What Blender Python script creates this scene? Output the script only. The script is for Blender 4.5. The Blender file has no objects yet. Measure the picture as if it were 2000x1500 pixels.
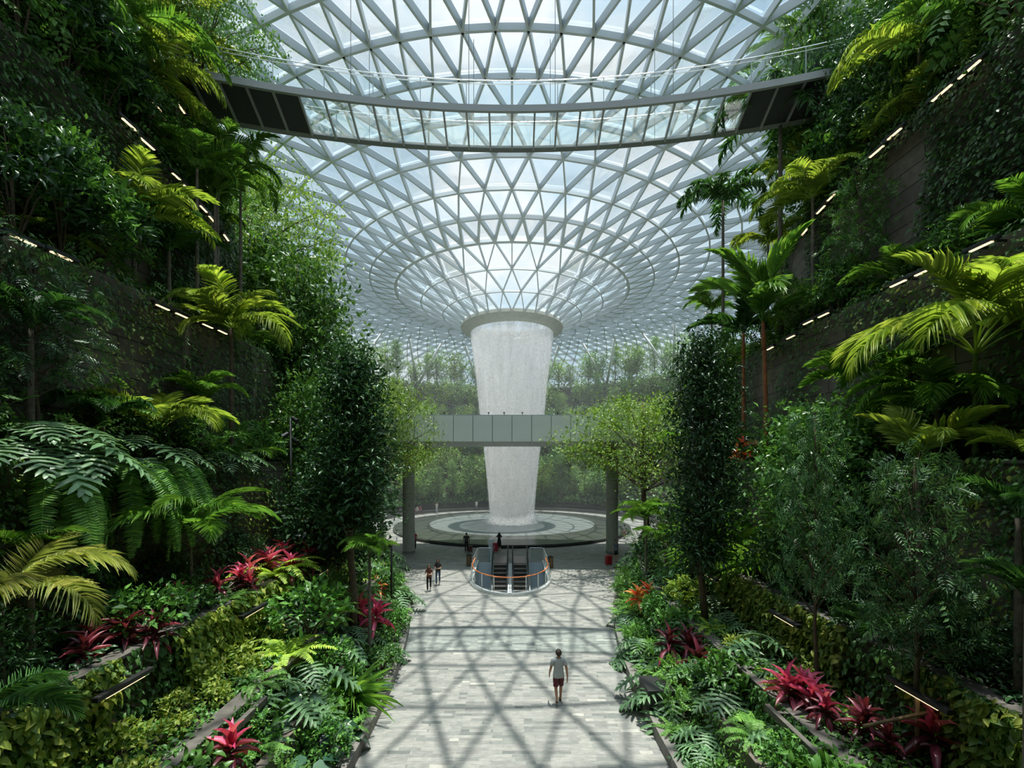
import bpy, bmesh, math, random
import numpy as np
from mathutils import Vector, Matrix, Euler
from mathutils.geometry import delaunay_2d_cdt

# ------------------------------------------------------------------ camera, sky, sun, exposure
S = bpy.context.scene
COL = S.collection
F, CX, HY, CAMZ = 845.0, 1000.0, 905.0, 7.8       # focal length in px of the 2000 px frame, horizon row, eye height
cam_d = bpy.data.cameras.new('camera'); cam = bpy.data.objects.new('camera', cam_d); COL.objects.link(cam)
cam.location = (0, 0, CAMZ); cam.rotation_euler = (math.radians(90), 0, 0)
cam_d.sensor_width = 36.0; cam_d.sensor_fit = 'HORIZONTAL'
cam_d.lens = 36.0 * F / 2000.0
cam_d.shift_y = (HY - 750.0) / 2000.0
cam_d.clip_start = 0.1; cam_d.clip_end = 600
S.camera = cam
S.view_settings.view_transform = 'Standard'; S.view_settings.look = 'None'
S.view_settings.exposure = 0.1; S.view_settings.gamma = 1.0
S.view_settings.use_curve_mapping = False
cy = S.cycles
cy.max_bounces = 7; cy.diffuse_bounces = 4; cy.glossy_bounces = 2; cy.transmission_bounces = 4
cy.transparent_max_bounces = 14; cy.volume_bounces = 1
cy.sample_clamp_indirect = 4.0; cy.caustics_reflective = False; cy.caustics_refractive = False
cy.use_denoising = True

def nd(nt, typ, **kw):
    n = nt.nodes.new(typ)
    for k, v in kw.items():
        if k.startswith('i_'):
            n.inputs[k[2:].replace('_', ' ')].default_value = v
        else:
            setattr(n, k, v)
    return n
def ramp(nt, stops):
    r = nt.nodes.new('ShaderNodeValToRGB'); e = r.color_ramp.elements
    e[0].position, e[0].color = stops[0][0], (*stops[0][1], 1)
    e[1].position, e[1].color = stops[-1][0], (*stops[-1][1], 1)
    for p, c in stops[1:-1]:
        x = e.new(p); x.color = (*c, 1)
    return r

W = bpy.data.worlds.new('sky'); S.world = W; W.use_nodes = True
nt = W.node_tree; nt.nodes.clear()
tc = nd(nt, 'ShaderNodeTexCoord'); mp = nd(nt, 'ShaderNodeMapping'); mp.inputs['Scale'].default_value = (1.0, 1.0, 1.5)
ns = nd(nt, 'ShaderNodeTexNoise'); ns.inputs['Scale'].default_value = 2.6; ns.inputs['Detail'].default_value = 7; ns.inputs['Roughness'].default_value = .58
rp = ramp(nt, [(0.38, (.46, .65, .82)), (0.50, (.60, .75, .86)), (0.62, (.88, .92, .94))])
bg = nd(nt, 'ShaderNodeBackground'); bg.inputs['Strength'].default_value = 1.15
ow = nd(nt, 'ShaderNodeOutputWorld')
L = nt.links.new
L(tc.outputs['Generated'], mp.inputs['Vector']); L(mp.outputs['Vector'], ns.inputs['Vector'])
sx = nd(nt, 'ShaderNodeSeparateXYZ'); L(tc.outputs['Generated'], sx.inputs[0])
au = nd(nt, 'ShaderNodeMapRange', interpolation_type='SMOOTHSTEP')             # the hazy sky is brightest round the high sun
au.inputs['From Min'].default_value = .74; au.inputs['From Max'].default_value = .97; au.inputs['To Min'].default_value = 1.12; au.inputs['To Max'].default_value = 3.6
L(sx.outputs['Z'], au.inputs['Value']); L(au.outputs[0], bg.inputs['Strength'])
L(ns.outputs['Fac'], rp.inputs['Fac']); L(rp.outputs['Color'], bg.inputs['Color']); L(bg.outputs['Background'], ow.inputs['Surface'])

sun_d = bpy.data.lights.new('sun', 'SUN'); sun = bpy.data.objects.new('sun', sun_d); COL.objects.link(sun)
sun_d.energy = 6.2; sun_d.angle = math.radians(0.6); sun_d.color = (1.0, .95, .86)
SUN_DIR = Vector((0.05, 0.105, 1.0)).normalized()          # towards the sun
sun.rotation_euler = SUN_DIR.to_track_quat('Z', 'Y').to_euler()
sun.location = (10, 30, 80)

rng = np.random.default_rng(7)
random.seed(7)
CEN = Vector((0.0, 54.0, 0.0))                              # axis of the rain fall and of the glass roof

# ------------------------------------------------------------------ materials
def new_mat(name):
    m = bpy.data.materials.new(name); m.use_nodes = True
    m.node_tree.nodes.clear()
    return m, m.node_tree
def plain(name, col, rough=.6, metal=0.0, spec=.5, noise=0.0, scale=3.0, emit=None, estr=0.0, bump=0.0):
    m, nt = new_mat(name)
    b = nd(nt, 'ShaderNodeBsdfPrincipled'); o = nd(nt, 'ShaderNodeOutputMaterial')
    b.inputs['Base Color'].default_value = (*col, 1); b.inputs['Roughness'].default_value = rough
    b.inputs['Metallic'].default_value = metal; b.inputs['Specular IOR Level'].default_value = spec
    if emit: b.inputs['Emission Color'].default_value = (*emit, 1); b.inputs['Emission Strength'].default_value = estr
    if noise > 0 or bump > 0:
        tc = nd(nt, 'ShaderNodeTexCoord'); n = nd(nt, 'ShaderNodeTexNoise'); n.inputs['Scale'].default_value = scale; n.inputs['Detail'].default_value = 5
        nt.links.new(tc.outputs['Object'], n.inputs['Vector'])
        if noise > 0:
            r = ramp(nt, [(.3, tuple(c * (1 - noise) for c in col)), (.7, tuple(min(1, c * (1 + noise)) for c in col))])
            nt.links.new(n.outputs['Fac'], r.inputs['Fac']); nt.links.new(r.outputs['Color'], b.inputs['Base Color'])
        if bump > 0:
            bp = nd(nt, 'ShaderNodeBump'); bp.inputs['Strength'].default_value = bump
            nt.links.new(n.outputs['Fac'], bp.inputs['Height']); nt.links.new(bp.outputs['Normal'], b.inputs['Normal'])
    nt.links.new(b.outputs['BSDF'], o.inputs['Surface'])
    return m
LEAF_GAIN = 1.9
def leaf_mat(name, dark, mid, light, transl=.35, rough=.46):
    """leaves differ one from another (random per leaf) and plant from plant"""
    m, nt = new_mat(name)
    g = nd(nt, 'ShaderNodeNewGeometry'); oi = nd(nt, 'ShaderNodeObjectInfo')
    dark, mid, light = [tuple(min(.9, c * LEAF_GAIN) for c in q) for q in (dark, mid, light)]
    r = ramp(nt, [(0.0, dark), (.5, mid), (1.0, light)])
    hs = nd(nt, 'ShaderNodeHueSaturation')
    mr = nd(nt, 'ShaderNodeMapRange'); mr.inputs['To Min'].default_value = .78; mr.inputs['To Max'].default_value = 1.22
    b = nd(nt, 'ShaderNodeBsdfPrincipled'); b.inputs['Roughness'].default_value = rough; b.inputs['Specular IOR Level'].default_value = .38
    t = nd(nt, 'ShaderNodeBsdfTranslucent'); mx = nd(nt, 'ShaderNodeMixShader'); mx.inputs[0].default_value = transl
    tcx = nd(nt, 'ShaderNodeMix', data_type='RGBA', blend_type='MULTIPLY'); tcx.inputs[0].default_value = 1.0
    tcx.inputs[7].default_value = (1.15, 1.12, .6, 1)
    o = nd(nt, 'ShaderNodeOutputMaterial'); K = nt.links.new
    K(g.outputs['Random Per Island'], r.inputs['Fac']); K(r.outputs['Color'], hs.inputs['Color'])
    K(oi.outputs['Random'], mr.inputs['Value']); K(mr.outputs['Result'], hs.inputs['Value'])
    K(hs.outputs['Color'], b.inputs['Base Color']); K(hs.outputs['Color'], tcx.inputs[6]); K(tcx.outputs[2], t.inputs['Color'])
    K(b.outputs['BSDF'], mx.inputs[1]); K(t.outputs['BSDF'], mx.inputs[2]); K(mx.outputs['Shader'], o.inputs['Surface'])
    return m
def thin_glass(name, tint=(.93, .97, .97), refl=.06, rough=.02):
    m, nt = new_mat(name)
    t = nd(nt, 'ShaderNodeBsdfTransparent'); t.inputs['Color'].default_value = (*tint, 1)
    gl = nd(nt, 'ShaderNodeBsdfGlossy'); gl.inputs['Roughness'].default_value = rough
    fr = nd(nt, 'ShaderNodeFresnel'); fr.inputs['IOR'].default_value = 1.35
    mx = nd(nt, 'ShaderNodeMixShader'); o = nd(nt, 'ShaderNodeOutputMaterial'); K = nt.links.new
    mu = nd(nt, 'ShaderNodeMath', operation='MULTIPLY'); mu.inputs[1].default_value = refl / .04
    K(fr.outputs['Fac'], mu.inputs[0])
    mi = nd(nt, 'ShaderNodeMath', operation='MINIMUM'); mi.inputs[1].default_value = .6
    K(mu.outputs[0], mi.inputs[0]); K(mi.outputs[0], mx.inputs[0]); K(t.outputs[0], mx.inputs[1]); K(gl.outputs[0], mx.inputs[2]); K(mx.outputs[0], o.inputs['Surface'])
    return m

M = {}
M['steel'] = plain('painted roof steel', (.50, .55, .58), .35, 0, .6)
M['steel_dark'] = plain('grey bridge steel', (.26, .27, .27), .45, .1)
M['steel_bright'] = plain('brushed stainless steel', (.72, .74, .76), .25, .9)
M['white_steel'] = plain('white painted steel', (.72, .74, .74), .4)
M['black_metal'] = plain('black powder coated metal', (.012, .013, .014), .5)
M['mesh_black'] = plain('dark soffit mesh', (.015, .018, .022), .7)
M['concrete'] = plain('pale concrete', (.46, .47, .43), .7, noise=.12, scale=2.0, bump=.05)
M['fascia'] = plain('pale grey fascia panel', (.78, .81, .78), .45, noise=.04, scale=.6)
M['soffit'] = plain('grey soffit panel', (.66, .68, .65), .6)
M['kerb'] = plain('grey granite kerb', (.17, .16, .145), .65, noise=.25, scale=6, bump=.1)
M['coping'] = plain('dark weathered coping stone', (.095, .088, .076), .75, noise=.35, scale=5, bump=.15)
M['dark_stone'] = plain('polished dark granite', (.065, .072, .068), .22, noise=.3, scale=8)
M['soil'] = plain('dark planting soil', (.022, .017, .012), .95, noise=.4, scale=5, bump=.4)
M['bark'] = plain('brown bark', (.10, .07, .045), .85, noise=.4, scale=9, bump=.5)
M['bark_grey'] = plain('grey brown bark', (.15, .125, .10), .85, noise=.35, scale=9, bump=.5)
M['bark_orange'] = plain('orange crownshaft bark', (.30, .10, .035), .6, noise=.35, scale=4, bump=.2)
M['stem_green'] = plain('green stem', (.10, .16, .04), .6, noise=.3, scale=5)
M['ceiling_dark'] = plain('pale plaster', (.55, .55, .53), .8)
M['lamp'] = plain('warm lamp lens', (1, .85, .6), .4, emit=(1.0, .76, .45), estr=1.6)
M['glass_roof'] = thin_glass('clear roof glass', (.94, .97, .97), .012)
M['glass_white'] = thin_glass('pale fritted funnel glass', (.92, .95, .94), .02)
M['glass_green'] = thin_glass('greenish laminated glass', (.93, .98, .98), .006)
M['glass_rail'] = thin_glass('balustrade glass', (.90, .95, .95), .025)

def brick_wall(name, c1, c2, bw, rh, mortar, msize=.012, axes='YZ', rough=.75):
    m, nt = new_mat(name); K = nt.links.new
    tc = nd(nt, 'ShaderNodeTexCoord'); sx = nd(nt, 'ShaderNodeSeparateXYZ'); cb = nd(nt, 'ShaderNodeCombineXYZ')
    K(tc.outputs['Object'], sx.inputs[0]); K(sx.outputs[axes[0]], cb.inputs['X']); K(sx.outputs[axes[1]], cb.inputs['Y'])
    br = nd(nt, 'ShaderNodeTexBrick'); br.inputs['Scale'].default_value = 1.0
    br.inputs['Color1'].default_value = (*c1, 1); br.inputs['Color2'].default_value = (*c2, 1); br.inputs['Mortar'].default_value = (*mortar, 1)
    br.inputs['Brick Width'].default_value = bw; br.inputs['Row Height'].default_value = rh; br.inputs['Mortar Size'].default_value = msize
    br.inputs['Mortar Smooth'].default_value = .1; br.offset = .37
    K(cb.outputs[0], br.inputs['Vector'])
    n = nd(nt, 'ShaderNodeTexNoise'); n.inputs['Scale'].default_value = 5.0; n.inputs['Detail'].default_value = 6; K(tc.outputs['Object'], n.inputs['Vector'])
    mxr = nd(nt, 'ShaderNodeMapRange'); mxr.inputs['From Min'].default_value = .3; mxr.inputs['From Max'].default_value = .7; mxr.inputs['To Min'].default_value = .78; mxr.inputs['To Max'].default_value = 1.2
    K(n.outputs['Fac'], mxr.inputs['Value'])
    hs = nd(nt, 'ShaderNodeHueSaturation'); K(br.outputs['Color'], hs.inputs['Color']); K(mxr.outputs[0], hs.inputs['Value'])
    b = nd(nt, 'ShaderNodeBsdfPrincipled'); b.inputs['Roughness'].default_value = rough
    K(hs.outputs['Color'], b.inputs['Base Color'])
    bp = nd(nt, 'ShaderNodeBump'); bp.inputs['Strength'].default_value = .25; bp.inputs['Distance'].default_value = .03
    K(br.outputs['Fac'], bp.inputs['Height']); bp.invert = True; K(bp.outputs[0], b.inputs['Normal'])
    o = nd(nt, 'ShaderNodeOutputMaterial'); K(b.outputs[0], o.inputs['Surface'])
    return m
M['wall_stone'] = brick_wall('stacked stone panel', (.16, .135, .11), (.11, .094, .078), 2.4, .62, (.012, .011, .010), .018)
def paving(name):
    m, nt = new_mat(name); K = nt.links.new
    tc = nd(nt, 'ShaderNodeTexCoord'); cols = []
    for (bw, rh, off, seed) in ((.62, .135, .43, 0.0), (.93, .135, .31, 17.3)):
        mp = nd(nt, 'ShaderNodeMapping'); mp.inputs['Location'].default_value = (seed, 0, 0); K(tc.outputs['Object'], mp.inputs['Vector'])
        br = nd(nt, 'ShaderNodeTexBrick'); br.inputs['Scale'].default_value = 1; br.offset = off; br.offset_frequency = 2
        br.inputs['Color1'].default_value = (0, 0, 0, 1); br.inputs['Color2'].default_value = (1, 1, 1, 1); br.inputs['Mortar'].default_value = (.30, .30, .30, 1)
        br.inputs['Brick Width'].default_value = bw; br.inputs['Row Height'].default_value = rh; br.inputs['Mortar Size'].default_value = .004
        K(mp.outputs[0], br.inputs['Vector']); cols.append(br)
    mx = nd(nt, 'ShaderNodeMix', data_type='RGBA'); mx.inputs[0].default_value = .42
    K(cols[0].outputs['Color'], mx.inputs[6]); K(cols[1].outputs['Color'], mx.inputs[7])
    r = ramp(nt, [(0.0, (.10, .112, .108)), (.30, (.20, .21, .195)), (.55, (.30, .30, .275)), (.8, (.20, .20, .19)), (1.0, (.48, .465, .41))])
    K(mx.outputs[2], r.inputs['Fac'])
    n = nd(nt, 'ShaderNodeTexNoise'); n.inputs['Scale'].default_value = 7.0; n.inputs['Detail'].default_value = 8; n.inputs['Roughness'].default_value = .65
    mp2 = nd(nt, 'ShaderNodeMapping'); mp2.inputs['Scale'].default_value = (.6, 2.2, 1); K(tc.outputs['Object'], mp2.inputs['Vector']); K(mp2.outputs[0], n.inputs['Vector'])
    mr = nd(nt, 'ShaderNodeMapRange'); mr.inputs['From Min'].default_value = .3; mr.inputs['From Max'].default_value = .7; mr.inputs['To Min'].default_value = .72; mr.inputs['To Max'].default_value = 1.2
    K(n.outputs['Fac'], mr.inputs['Value'])
    hs = nd(nt, 'ShaderNodeHueSaturation'); K(r.outputs['Color'], hs.inputs['Color']); K(mr.outputs[0], hs.inputs['Value'])
    b = nd(nt, 'ShaderNodeBsdfPrincipled'); b.inputs['Roughness'].default_value = .62; K(hs.outputs['Color'], b.inputs['Base Color'])
    bp = nd(nt, 'ShaderNodeBump'); bp.inputs['Strength'].default_value = .25; bp.inputs['Distance'].default_value = .02; K(n.outputs['Fac'], bp.inputs['Height']); K(bp.outputs[0], b.inputs['Normal'])
    o = nd(nt, 'ShaderNodeOutputMaterial'); K(b.outputs[0], o.inputs['Surface'])
    return m
M['paving'] = paving('split stone paving strips')

LM = {
 'palm':      leaf_mat('fresh green palm leaf', (.05, .12, .025), (.08, .175, .03), (.14, .24, .045), .38),
 'palm_lime': leaf_mat('lime palm leaf', (.13, .20, .035), (.185, .26, .045), (.29, .33, .08), .42),
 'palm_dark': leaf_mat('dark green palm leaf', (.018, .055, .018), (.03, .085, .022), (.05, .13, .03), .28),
 'palm_yell': leaf_mat('yellowing palm leaf', (.14, .175, .05), (.19, .22, .07), (.27, .27, .12), .35),
 'fern':      leaf_mat('fern leaf', (.05, .12, .025), (.08, .19, .035), (.14, .27, .05), .35),
 'fern_lime': leaf_mat('light fern leaf', (.13, .22, .03), (.20, .30, .04), (.30, .38, .06), .4),
 'philo':     leaf_mat('blue green lobed leaf', (.035, .075, .035), (.06, .12, .055), (.10, .18, .085), .25, .4),
 'shrub':     leaf_mat('glossy green shrub leaf', (.02, .06, .015), (.04, .11, .02), (.08, .18, .035), .28, .35),
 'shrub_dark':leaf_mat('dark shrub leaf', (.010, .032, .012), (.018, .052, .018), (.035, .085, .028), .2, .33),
 'lime':      leaf_mat('lime creeper leaf', (.062, .115, .02), (.115, .175, .03), (.23, .255, .05), .4),
 'tree':      leaf_mat('tree leaf', (.03, .08, .018), (.05, .125, .025), (.09, .18, .035), .3, .4),
 'tree_lime': leaf_mat('light tree leaf', (.065, .13, .022), (.105, .185, .03), (.18, .25, .045), .38, .45),
 'lance':     leaf_mat('dark lance leaf', (.020, .056, .024), (.038, .092, .037), (.08, .16, .058), .28, .36),
 'tree_far':  leaf_mat('valley tree leaf', (.065, .12, .04), (.095, .175, .055), (.15, .24, .07), .35, .5),
 'creeper':   leaf_mat('dark creeper leaf', (.014, .040, .012), (.028, .072, .018), (.055, .12, .028), .25, .4),
 'pink':      leaf_mat('pink red strap leaf', (.24, .025, .07), (.38, .045, .125), (.46, .11, .19), .35, .4),
 'maroon':    leaf_mat('dark maroon strap leaf', (.05, .012, .018), (.10, .018, .03), (.17, .03, .05), .25, .35),
 'flame':     leaf_mat('orange red strap leaf', (.50, .05, .04), (.62, .10, .05), (.65, .24, .08), .35, .4),
 'aroid':     leaf_mat('dark broad leaf', (.012, .035, .022), (.022, .055, .032), (.05, .09, .06), .15, .25),
 'dry':       leaf_mat('dry frond', (.22, .15, .06), (.28, .2, .09), (.33, .26, .14), .3),
}

# ------------------------------------------------------------------ mesh helpers
def np_mesh(name, V, quads=None, tris=None, smooth=True):
    me = bpy.data.meshes.new(name)
    q = np.asarray(quads if quads is not None else np.zeros((0, 4)), dtype=np.int32).reshape(-1, 4)
    t = np.asarray(tris if tris is not None else np.zeros((0, 3)), dtype=np.int32).reshape(-1, 3)
    me.vertices.add(len(V)); me.vertices.foreach_set('co', np.asarray(V, dtype=np.float32).ravel())
    idx = np.concatenate([q.ravel(), t.ravel()]); me.loops.add(len(idx)); me.loops.foreach_set('vertex_index', idx)
    st = np.concatenate([np.arange(len(q)) * 4, len(q) * 4 + np.arange(len(t)) * 3]).astype(np.int32)
    me.polygons.add(len(st)); me.polygons.foreach_set('loop_start', st)
    me.polygons.foreach_set('use_smooth', np.full(len(st), bool(smooth)))
    me.update(calc_edges=True)
    return me

class G:
    """gathers vertices and faces for one mesh"""
    def __init__(s): s.V = []; s.Q = []; s.T = []; s.n = 0
    def add(s, V, Q=None, T=None):
        V = np.asarray(V, dtype=float).reshape(-1, 3)
        if Q is not None and len(Q): s.Q.append(np.asarray(Q, dtype=np.int64).reshape(-1, 4) + s.n)
        if T is not None and len(T): s.T.append(np.asarray(T, dtype=np.int64).reshape(-1, 3) + s.n)
        s.V.append(V); s.n += len(V); return s
    def scatter(s, tmpl, R, P):
        V0, Q0, T0 = tmpl; m, k = len(P), len(V0)
        if m == 0: return s
        V = (np.einsum('mij,kj->mki', R, V0) + P[:, None, :]).reshape(-1, 3)
        off = (np.arange(m) * k)[:, None, None]
        Q = (Q0[None] + off).reshape(-1, 4) if len(Q0) else None
        T = (T0[None] + off).reshape(-1, 3) if len(T0) else None
        return s.add(V, Q, T)
    def arrays(s):
        V = np.concatenate(s.V) if s.V else np.zeros((0, 3))
        Q = np.concatenate(s.Q) if s.Q else np.zeros((0, 4), int); T = np.concatenate(s.T) if s.T else np.zeros((0, 3), int)
        return V, Q, T
    def box(s, c, size, R=None):
        h = np.array(size) / 2.0
        v = np.array([[x, y, z] for x in (-1, 1) for y in (-1, 1) for z in (-1, 1)], float) * h
        if R is not None: v = v @ np.asarray(R).T
        return s.add(v + np.asarray(c, float), [[0, 1, 3, 2], [4, 6, 7, 5], [0, 4, 5, 1], [2, 3, 7, 6], [0, 2, 6, 4], [1, 5, 7, 3]])
    def bar(s, a, b, w, d, up=(0, 0, 1), lift=0.0):
        """box from a to b, w across, d along the normal 'up'"""
        a, b, up = np.asarray(a, float), np.asarray(b, float), np.asarray(up, float)
        f = b - a; l = np.linalg.norm(f); f = f / l
        sd = np.cross(f, up); sd /= np.linalg.norm(sd); u = np.cross(sd, f)
        return s.box((a + b) / 2 + u * lift, (w, l, d), np.stack([sd, f, u], 1))
    def tube(s, pts, rad, n=8, cap=True):
        pts = np.asarray(pts, float); k = len(pts); rad = np.broadcast_to(np.asarray(rad, float), (k,))
        tg = np.gradient(pts, axis=0); tg /= np.linalg.norm(tg, axis=1)[:, None] + 1e-12
        ref = np.array([0, 0, 1.0]) if abs(tg[:, 2]).mean() < .8 else np.array([1.0, 0, 0])
        a = np.cross(tg, ref); a /= np.linalg.norm(a, axis=1)[:, None] + 1e-12; b = np.cross(tg, a)
        th = np.linspace(0, 2 * np.pi, n, endpoint=False)
        V = pts[:, None] + rad[:, None, None] * (np.cos(th)[None, :, None] * a[:, None] + np.sin(th)[None, :, None] * b[:, None])
        i = np.arange(k - 1)[:, None] * n; j = np.arange(n)[None]; j2 = (j + 1) % n
        Q = np.stack([i + j, i + j2, i + n + j2, i + n + j], -1).reshape(-1, 4); T = []
        V = V.reshape(-1, 3)
        if cap:
            V = np.concatenate([V, pts[:1], pts[-1:]]); c0, c1 = k * n, k * n + 1
            T = [[c0, (q + 1) % n, q] for q in range(n)] + [[c1, (k - 1) * n + q, (k - 1) * n + (q + 1) % n] for q in range(n)]
        return s.add(V, Q, T)
    def lathe(s, prof, n=96, c=(0, 0, 0), a0=0.0, a1=2 * np.pi):
        prof = np.asarray(prof, float); full = abs(a1 - a0 - 2 * np.pi) < 1e-6
        th = np.linspace(a0, a1, n, endpoint=not full); m = len(prof)
        V = np.stack([prof[None, :, 0] * np.sin(th)[:, None], prof[None, :, 0] * np.cos(th)[:, None], np.broadcast_to(prof[None, :, 1], (n, m))], -1).reshape(-1, 3) + np.asarray(c, float)
        ii = np.arange(n if full else n - 1)[:, None]; jj = np.arange(m - 1)[None]; i2 = (ii + 1) % n
        Q = np.stack([ii * m + jj, ii * m + jj + 1, i2 * m + jj + 1, i2 * m + jj], -1).reshape(-1, 4)
        return s.add(V, Q)
    def sweep(s, pts, prof, closed=True, caps=True):
        """prof: (lateral, height) polygon swept along horizontal polyline pts; lateral is to the right of travel"""
        pts = np.asarray(pts, float); prof = np.asarray(prof, float); k, m = len(pts), len(prof)
        tg = np.gradient(pts[:, :2], axis=0); tg /= np.linalg.norm(tg, axis=1)[:, None]
        rt = np.stack([tg[:, 1], -tg[:, 0]], 1)
        V = np.zeros((k, m, 3)); V[:, :, :2] = pts[:, None, :2] + rt[:, None] * prof[None, :, :1]; V[:, :, 2] = pts[:, None, 2] + prof[None, :, 1]
        jj = np.arange(m if closed else m - 1); ii = np.arange(k - 1)[:, None]; j2 = (jj + 1) % m
        Q = np.stack([ii * m + jj, ii * m + j2, (ii + 1) * m + j2, (ii + 1) * m + jj], -1).reshape(-1, 4)
        T = []
        if closed and caps:
            for q in range(1, m - 1): T += [[0, q, q + 1], [(k - 1) * m, (k - 1) * m + q + 1, (k - 1) * m + q]]
        return s.add(V.reshape(-1, 3), Q, T)
    def mesh(s, name, smooth=False):
        V, Q, T = s.arrays(); return np_mesh(name, V, Q, T, smooth)
    def build(s, name, mat, parent=None, smooth=False):
        return link(name, s.mesh(name, smooth), mat, parent)
def link(name, me, mat=None, parent=None):
    if mat is not None and len(me.materials) == 0: me.materials.append(mat)
    o = bpy.data.objects.new(name, me); COL.objects.link(o)
    if parent is not None: o.parent = parent
    return o
def fix_normals(o):
    bm = bmesh.new(); bm.from_mesh(o.data); bmesh.ops.recalc_face_normals(bm, faces=bm.faces); bm.to_mesh(o.data); bm.free(); return o
def smooth_by_angle(o, deg=35):
    me = o.data; me.polygons.foreach_set('use_smooth', np.ones(len(me.polygons), dtype=bool))
    try: me.set_sharp_from_angle(angle=math.radians(deg))
    except Exception: pass
    return o
def bevel(o, w=.01, seg=2):
    bm = bmesh.new(); bm.from_mesh(o.data)
    bmesh.ops.bevel(bm, geom=list(bm.edges), offset=w, segments=seg, affect='EDGES', profile=.6)
    bm.to_mesh(o.data); bm.free(); return o
def empty(name, loc=(0, 0, 0), rz=0.0, parent=None):
    o = bpy.data.objects.new(name, None); COL.objects.link(o); o.location = loc; o.rotation_euler = (0, 0, rz); o.empty_display_size = .2
    if parent is not None: o.parent = parent
    return o
def tag(o, label=None, cat=None, group=None, kind=None):
    if label: o['label'] = label
    if cat: o['category'] = cat
    if group: o['group'] = group
    if kind: o['kind'] = kind
    return o
def struct(o, label=None, cat=None):
    o['kind'] = 'structure'
    if label: o['label'] = label
    if cat: o['category'] = cat
    return o
def unproj(px, py, d): return Vector(((px - CX) / F * d, d, CAMZ + (HY - py) / F * d))
def ground(px, py, z=0.0):
    d = F * (CAMZ - z) / (py - HY); return Vector(((px - CX) / F * d, d, z))
def proj(p): return (CX + F * p[0] / p[1], HY - F * (p[2] - CAMZ) / p[1])
# ------------------------------------------------------------------ glass roof: a ring of triangulated steel that dips to the oculus
PROF = [(6.1, 24.6), (8.6, 25.8), (11.2, 27.0), (14.1, 28.2), (16.9, 28.8), (19.5, 29.6), (22.5, 30.1), (25.4, 30.4), (28.3, 30.6),
        (31.2, 30.6), (34.1, 30.5), (37.0, 30.2), (40.0, 29.6), (43.0, 28.7), (46.0, 27.5), (49.0, 25.9), (52.0, 23.8), (55.0, 21.2), (58.0, 18.0), (60.5, 14.5), (62.5, 10.5), (64, 6)]
NSEG = [28, 28, 28, 56, 56, 56, 56, 56] + [112] * 14
PH = [0, .5, 0, 0, .5, 0, .5, 0, 0] + [.5 * (i % 2) for i in range(1, 14)]
def node(r, i):
    a = (i + PH[r]) / NSEG[r] * 2 * math.pi            # angle 0 faces the camera
    return np.array([CEN.x + PROF[r][0] * math.sin(a), CEN.y - PROF[r][0] * math.cos(a), PROF[r][1]])
def roof_normal(p):
    rr = math.hypot(p[0] - CEN.x, p[1] - CEN.y)
    rs = [q[0] for q in PROF]; k = min(max(int(np.searchsorted(rs, rr)) - 1, 0), len(PROF) - 2)
    dz = (PROF[k + 1][1] - PROF[k][1]) / (PROF[k + 1][0] - PROF[k][0])
    u = np.array([(p[0] - CEN.x) / rr, (p[1] - CEN.y) / rr, 0]); n = np.array([-u[0] * dz, -u[1] * dz, 1.0]); return n / np.linalg.norm(n)
lat, pan_a, pan_b = G(), G(), G()
YCUT = -8.5
def member(a, b, w, d):
    if a[1] < YCUT or b[1] < YCUT: return
    n = roof_normal((a + b) / 2); lat.bar(a, b, w, d, n, lift=d * .5)
def pane(a, b, c, inner):
    if min(a[1], b[1], c[1]) < YCUT: return
    n = roof_normal((a + b + c) / 3) * .52
    (pan_b if inner else pan_a).add([a + n, b + n, c + n], None, [[0, 1, 2]])
for r in range(len(PROF)):
    N = NSEG[r]; w = .11 if r < 4 else .145; dp = .30 if r < 3 else .50
    if r == 3: w = .26
    for i in range(N):
        a, b = node(r, i), node(r, i + 1)
        member(a, b, w, dp * .75)
        if r + 1 < len(PROF):
            if NSEG[r + 1] == 2 * N:
                base = int(round((i + PH[r]) * 2 - PH[r + 1]))
                tg = [node(r + 1, base - 1), node(r + 1, base), node(r + 1, base + 1)]
                for t in tg: member(a, t, w * .9, dp)
                pane(a, tg[0], tg[1], r < 3); pane(a, tg[1], tg[2], r < 3); pane(a, tg[2], b, r < 3)
            else:
                s0 = int(round(PH[r] - PH[r + 1] - .5)); u0, u1 = node(r + 1, i + s0), node(r + 1, i + s0 + 1)
                member(a, u0, w * .9, dp); member(a, u1, w * .9, dp)
                pane(a, u0, u1, r < 3); pane(a, u1, b, r < 3)
roof = struct(lat.build('ceiling', M['steel']), 'glass roof of triangular steel lattice dipping to a round oculus', 'roof')
g1 = pan_a.build('glass_pane', M['glass_roof'], roof); g1['kind'] = 'stuff'
g2 = pan_b.build('funnel_glass', M['glass_white'], roof); g2['kind'] = 'stuff'
col = fix_normals(G().lathe([(6.25, 24.95), (6.35, 24.55), (6.2, 24.3), (5.25, 23.85), (5.05, 23.9), (5.05, 24.8), (5.6, 25.0), (6.25, 24.95)], 112, CEN).build('oculus_ring', M['concrete'], roof, True))
smooth_by_angle(col)
# mall wall behind the viewpoint
o = struct(G().box((0, -10.0, 14.5), (110, .4, 30)).build('wall_back', M['ceiling_dark']), 'dark wall behind the viewpoint', 'wall')

struct(G().box((0, -2.9, 16.2), (24.0, 14.0, .5)).build('ceiling', M['ceiling_dark']), 'unseen slab added over the viewpoint to shade the near corners', 'ceiling')  # added out of view: blocks overhead light so the near planting goes darker

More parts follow.
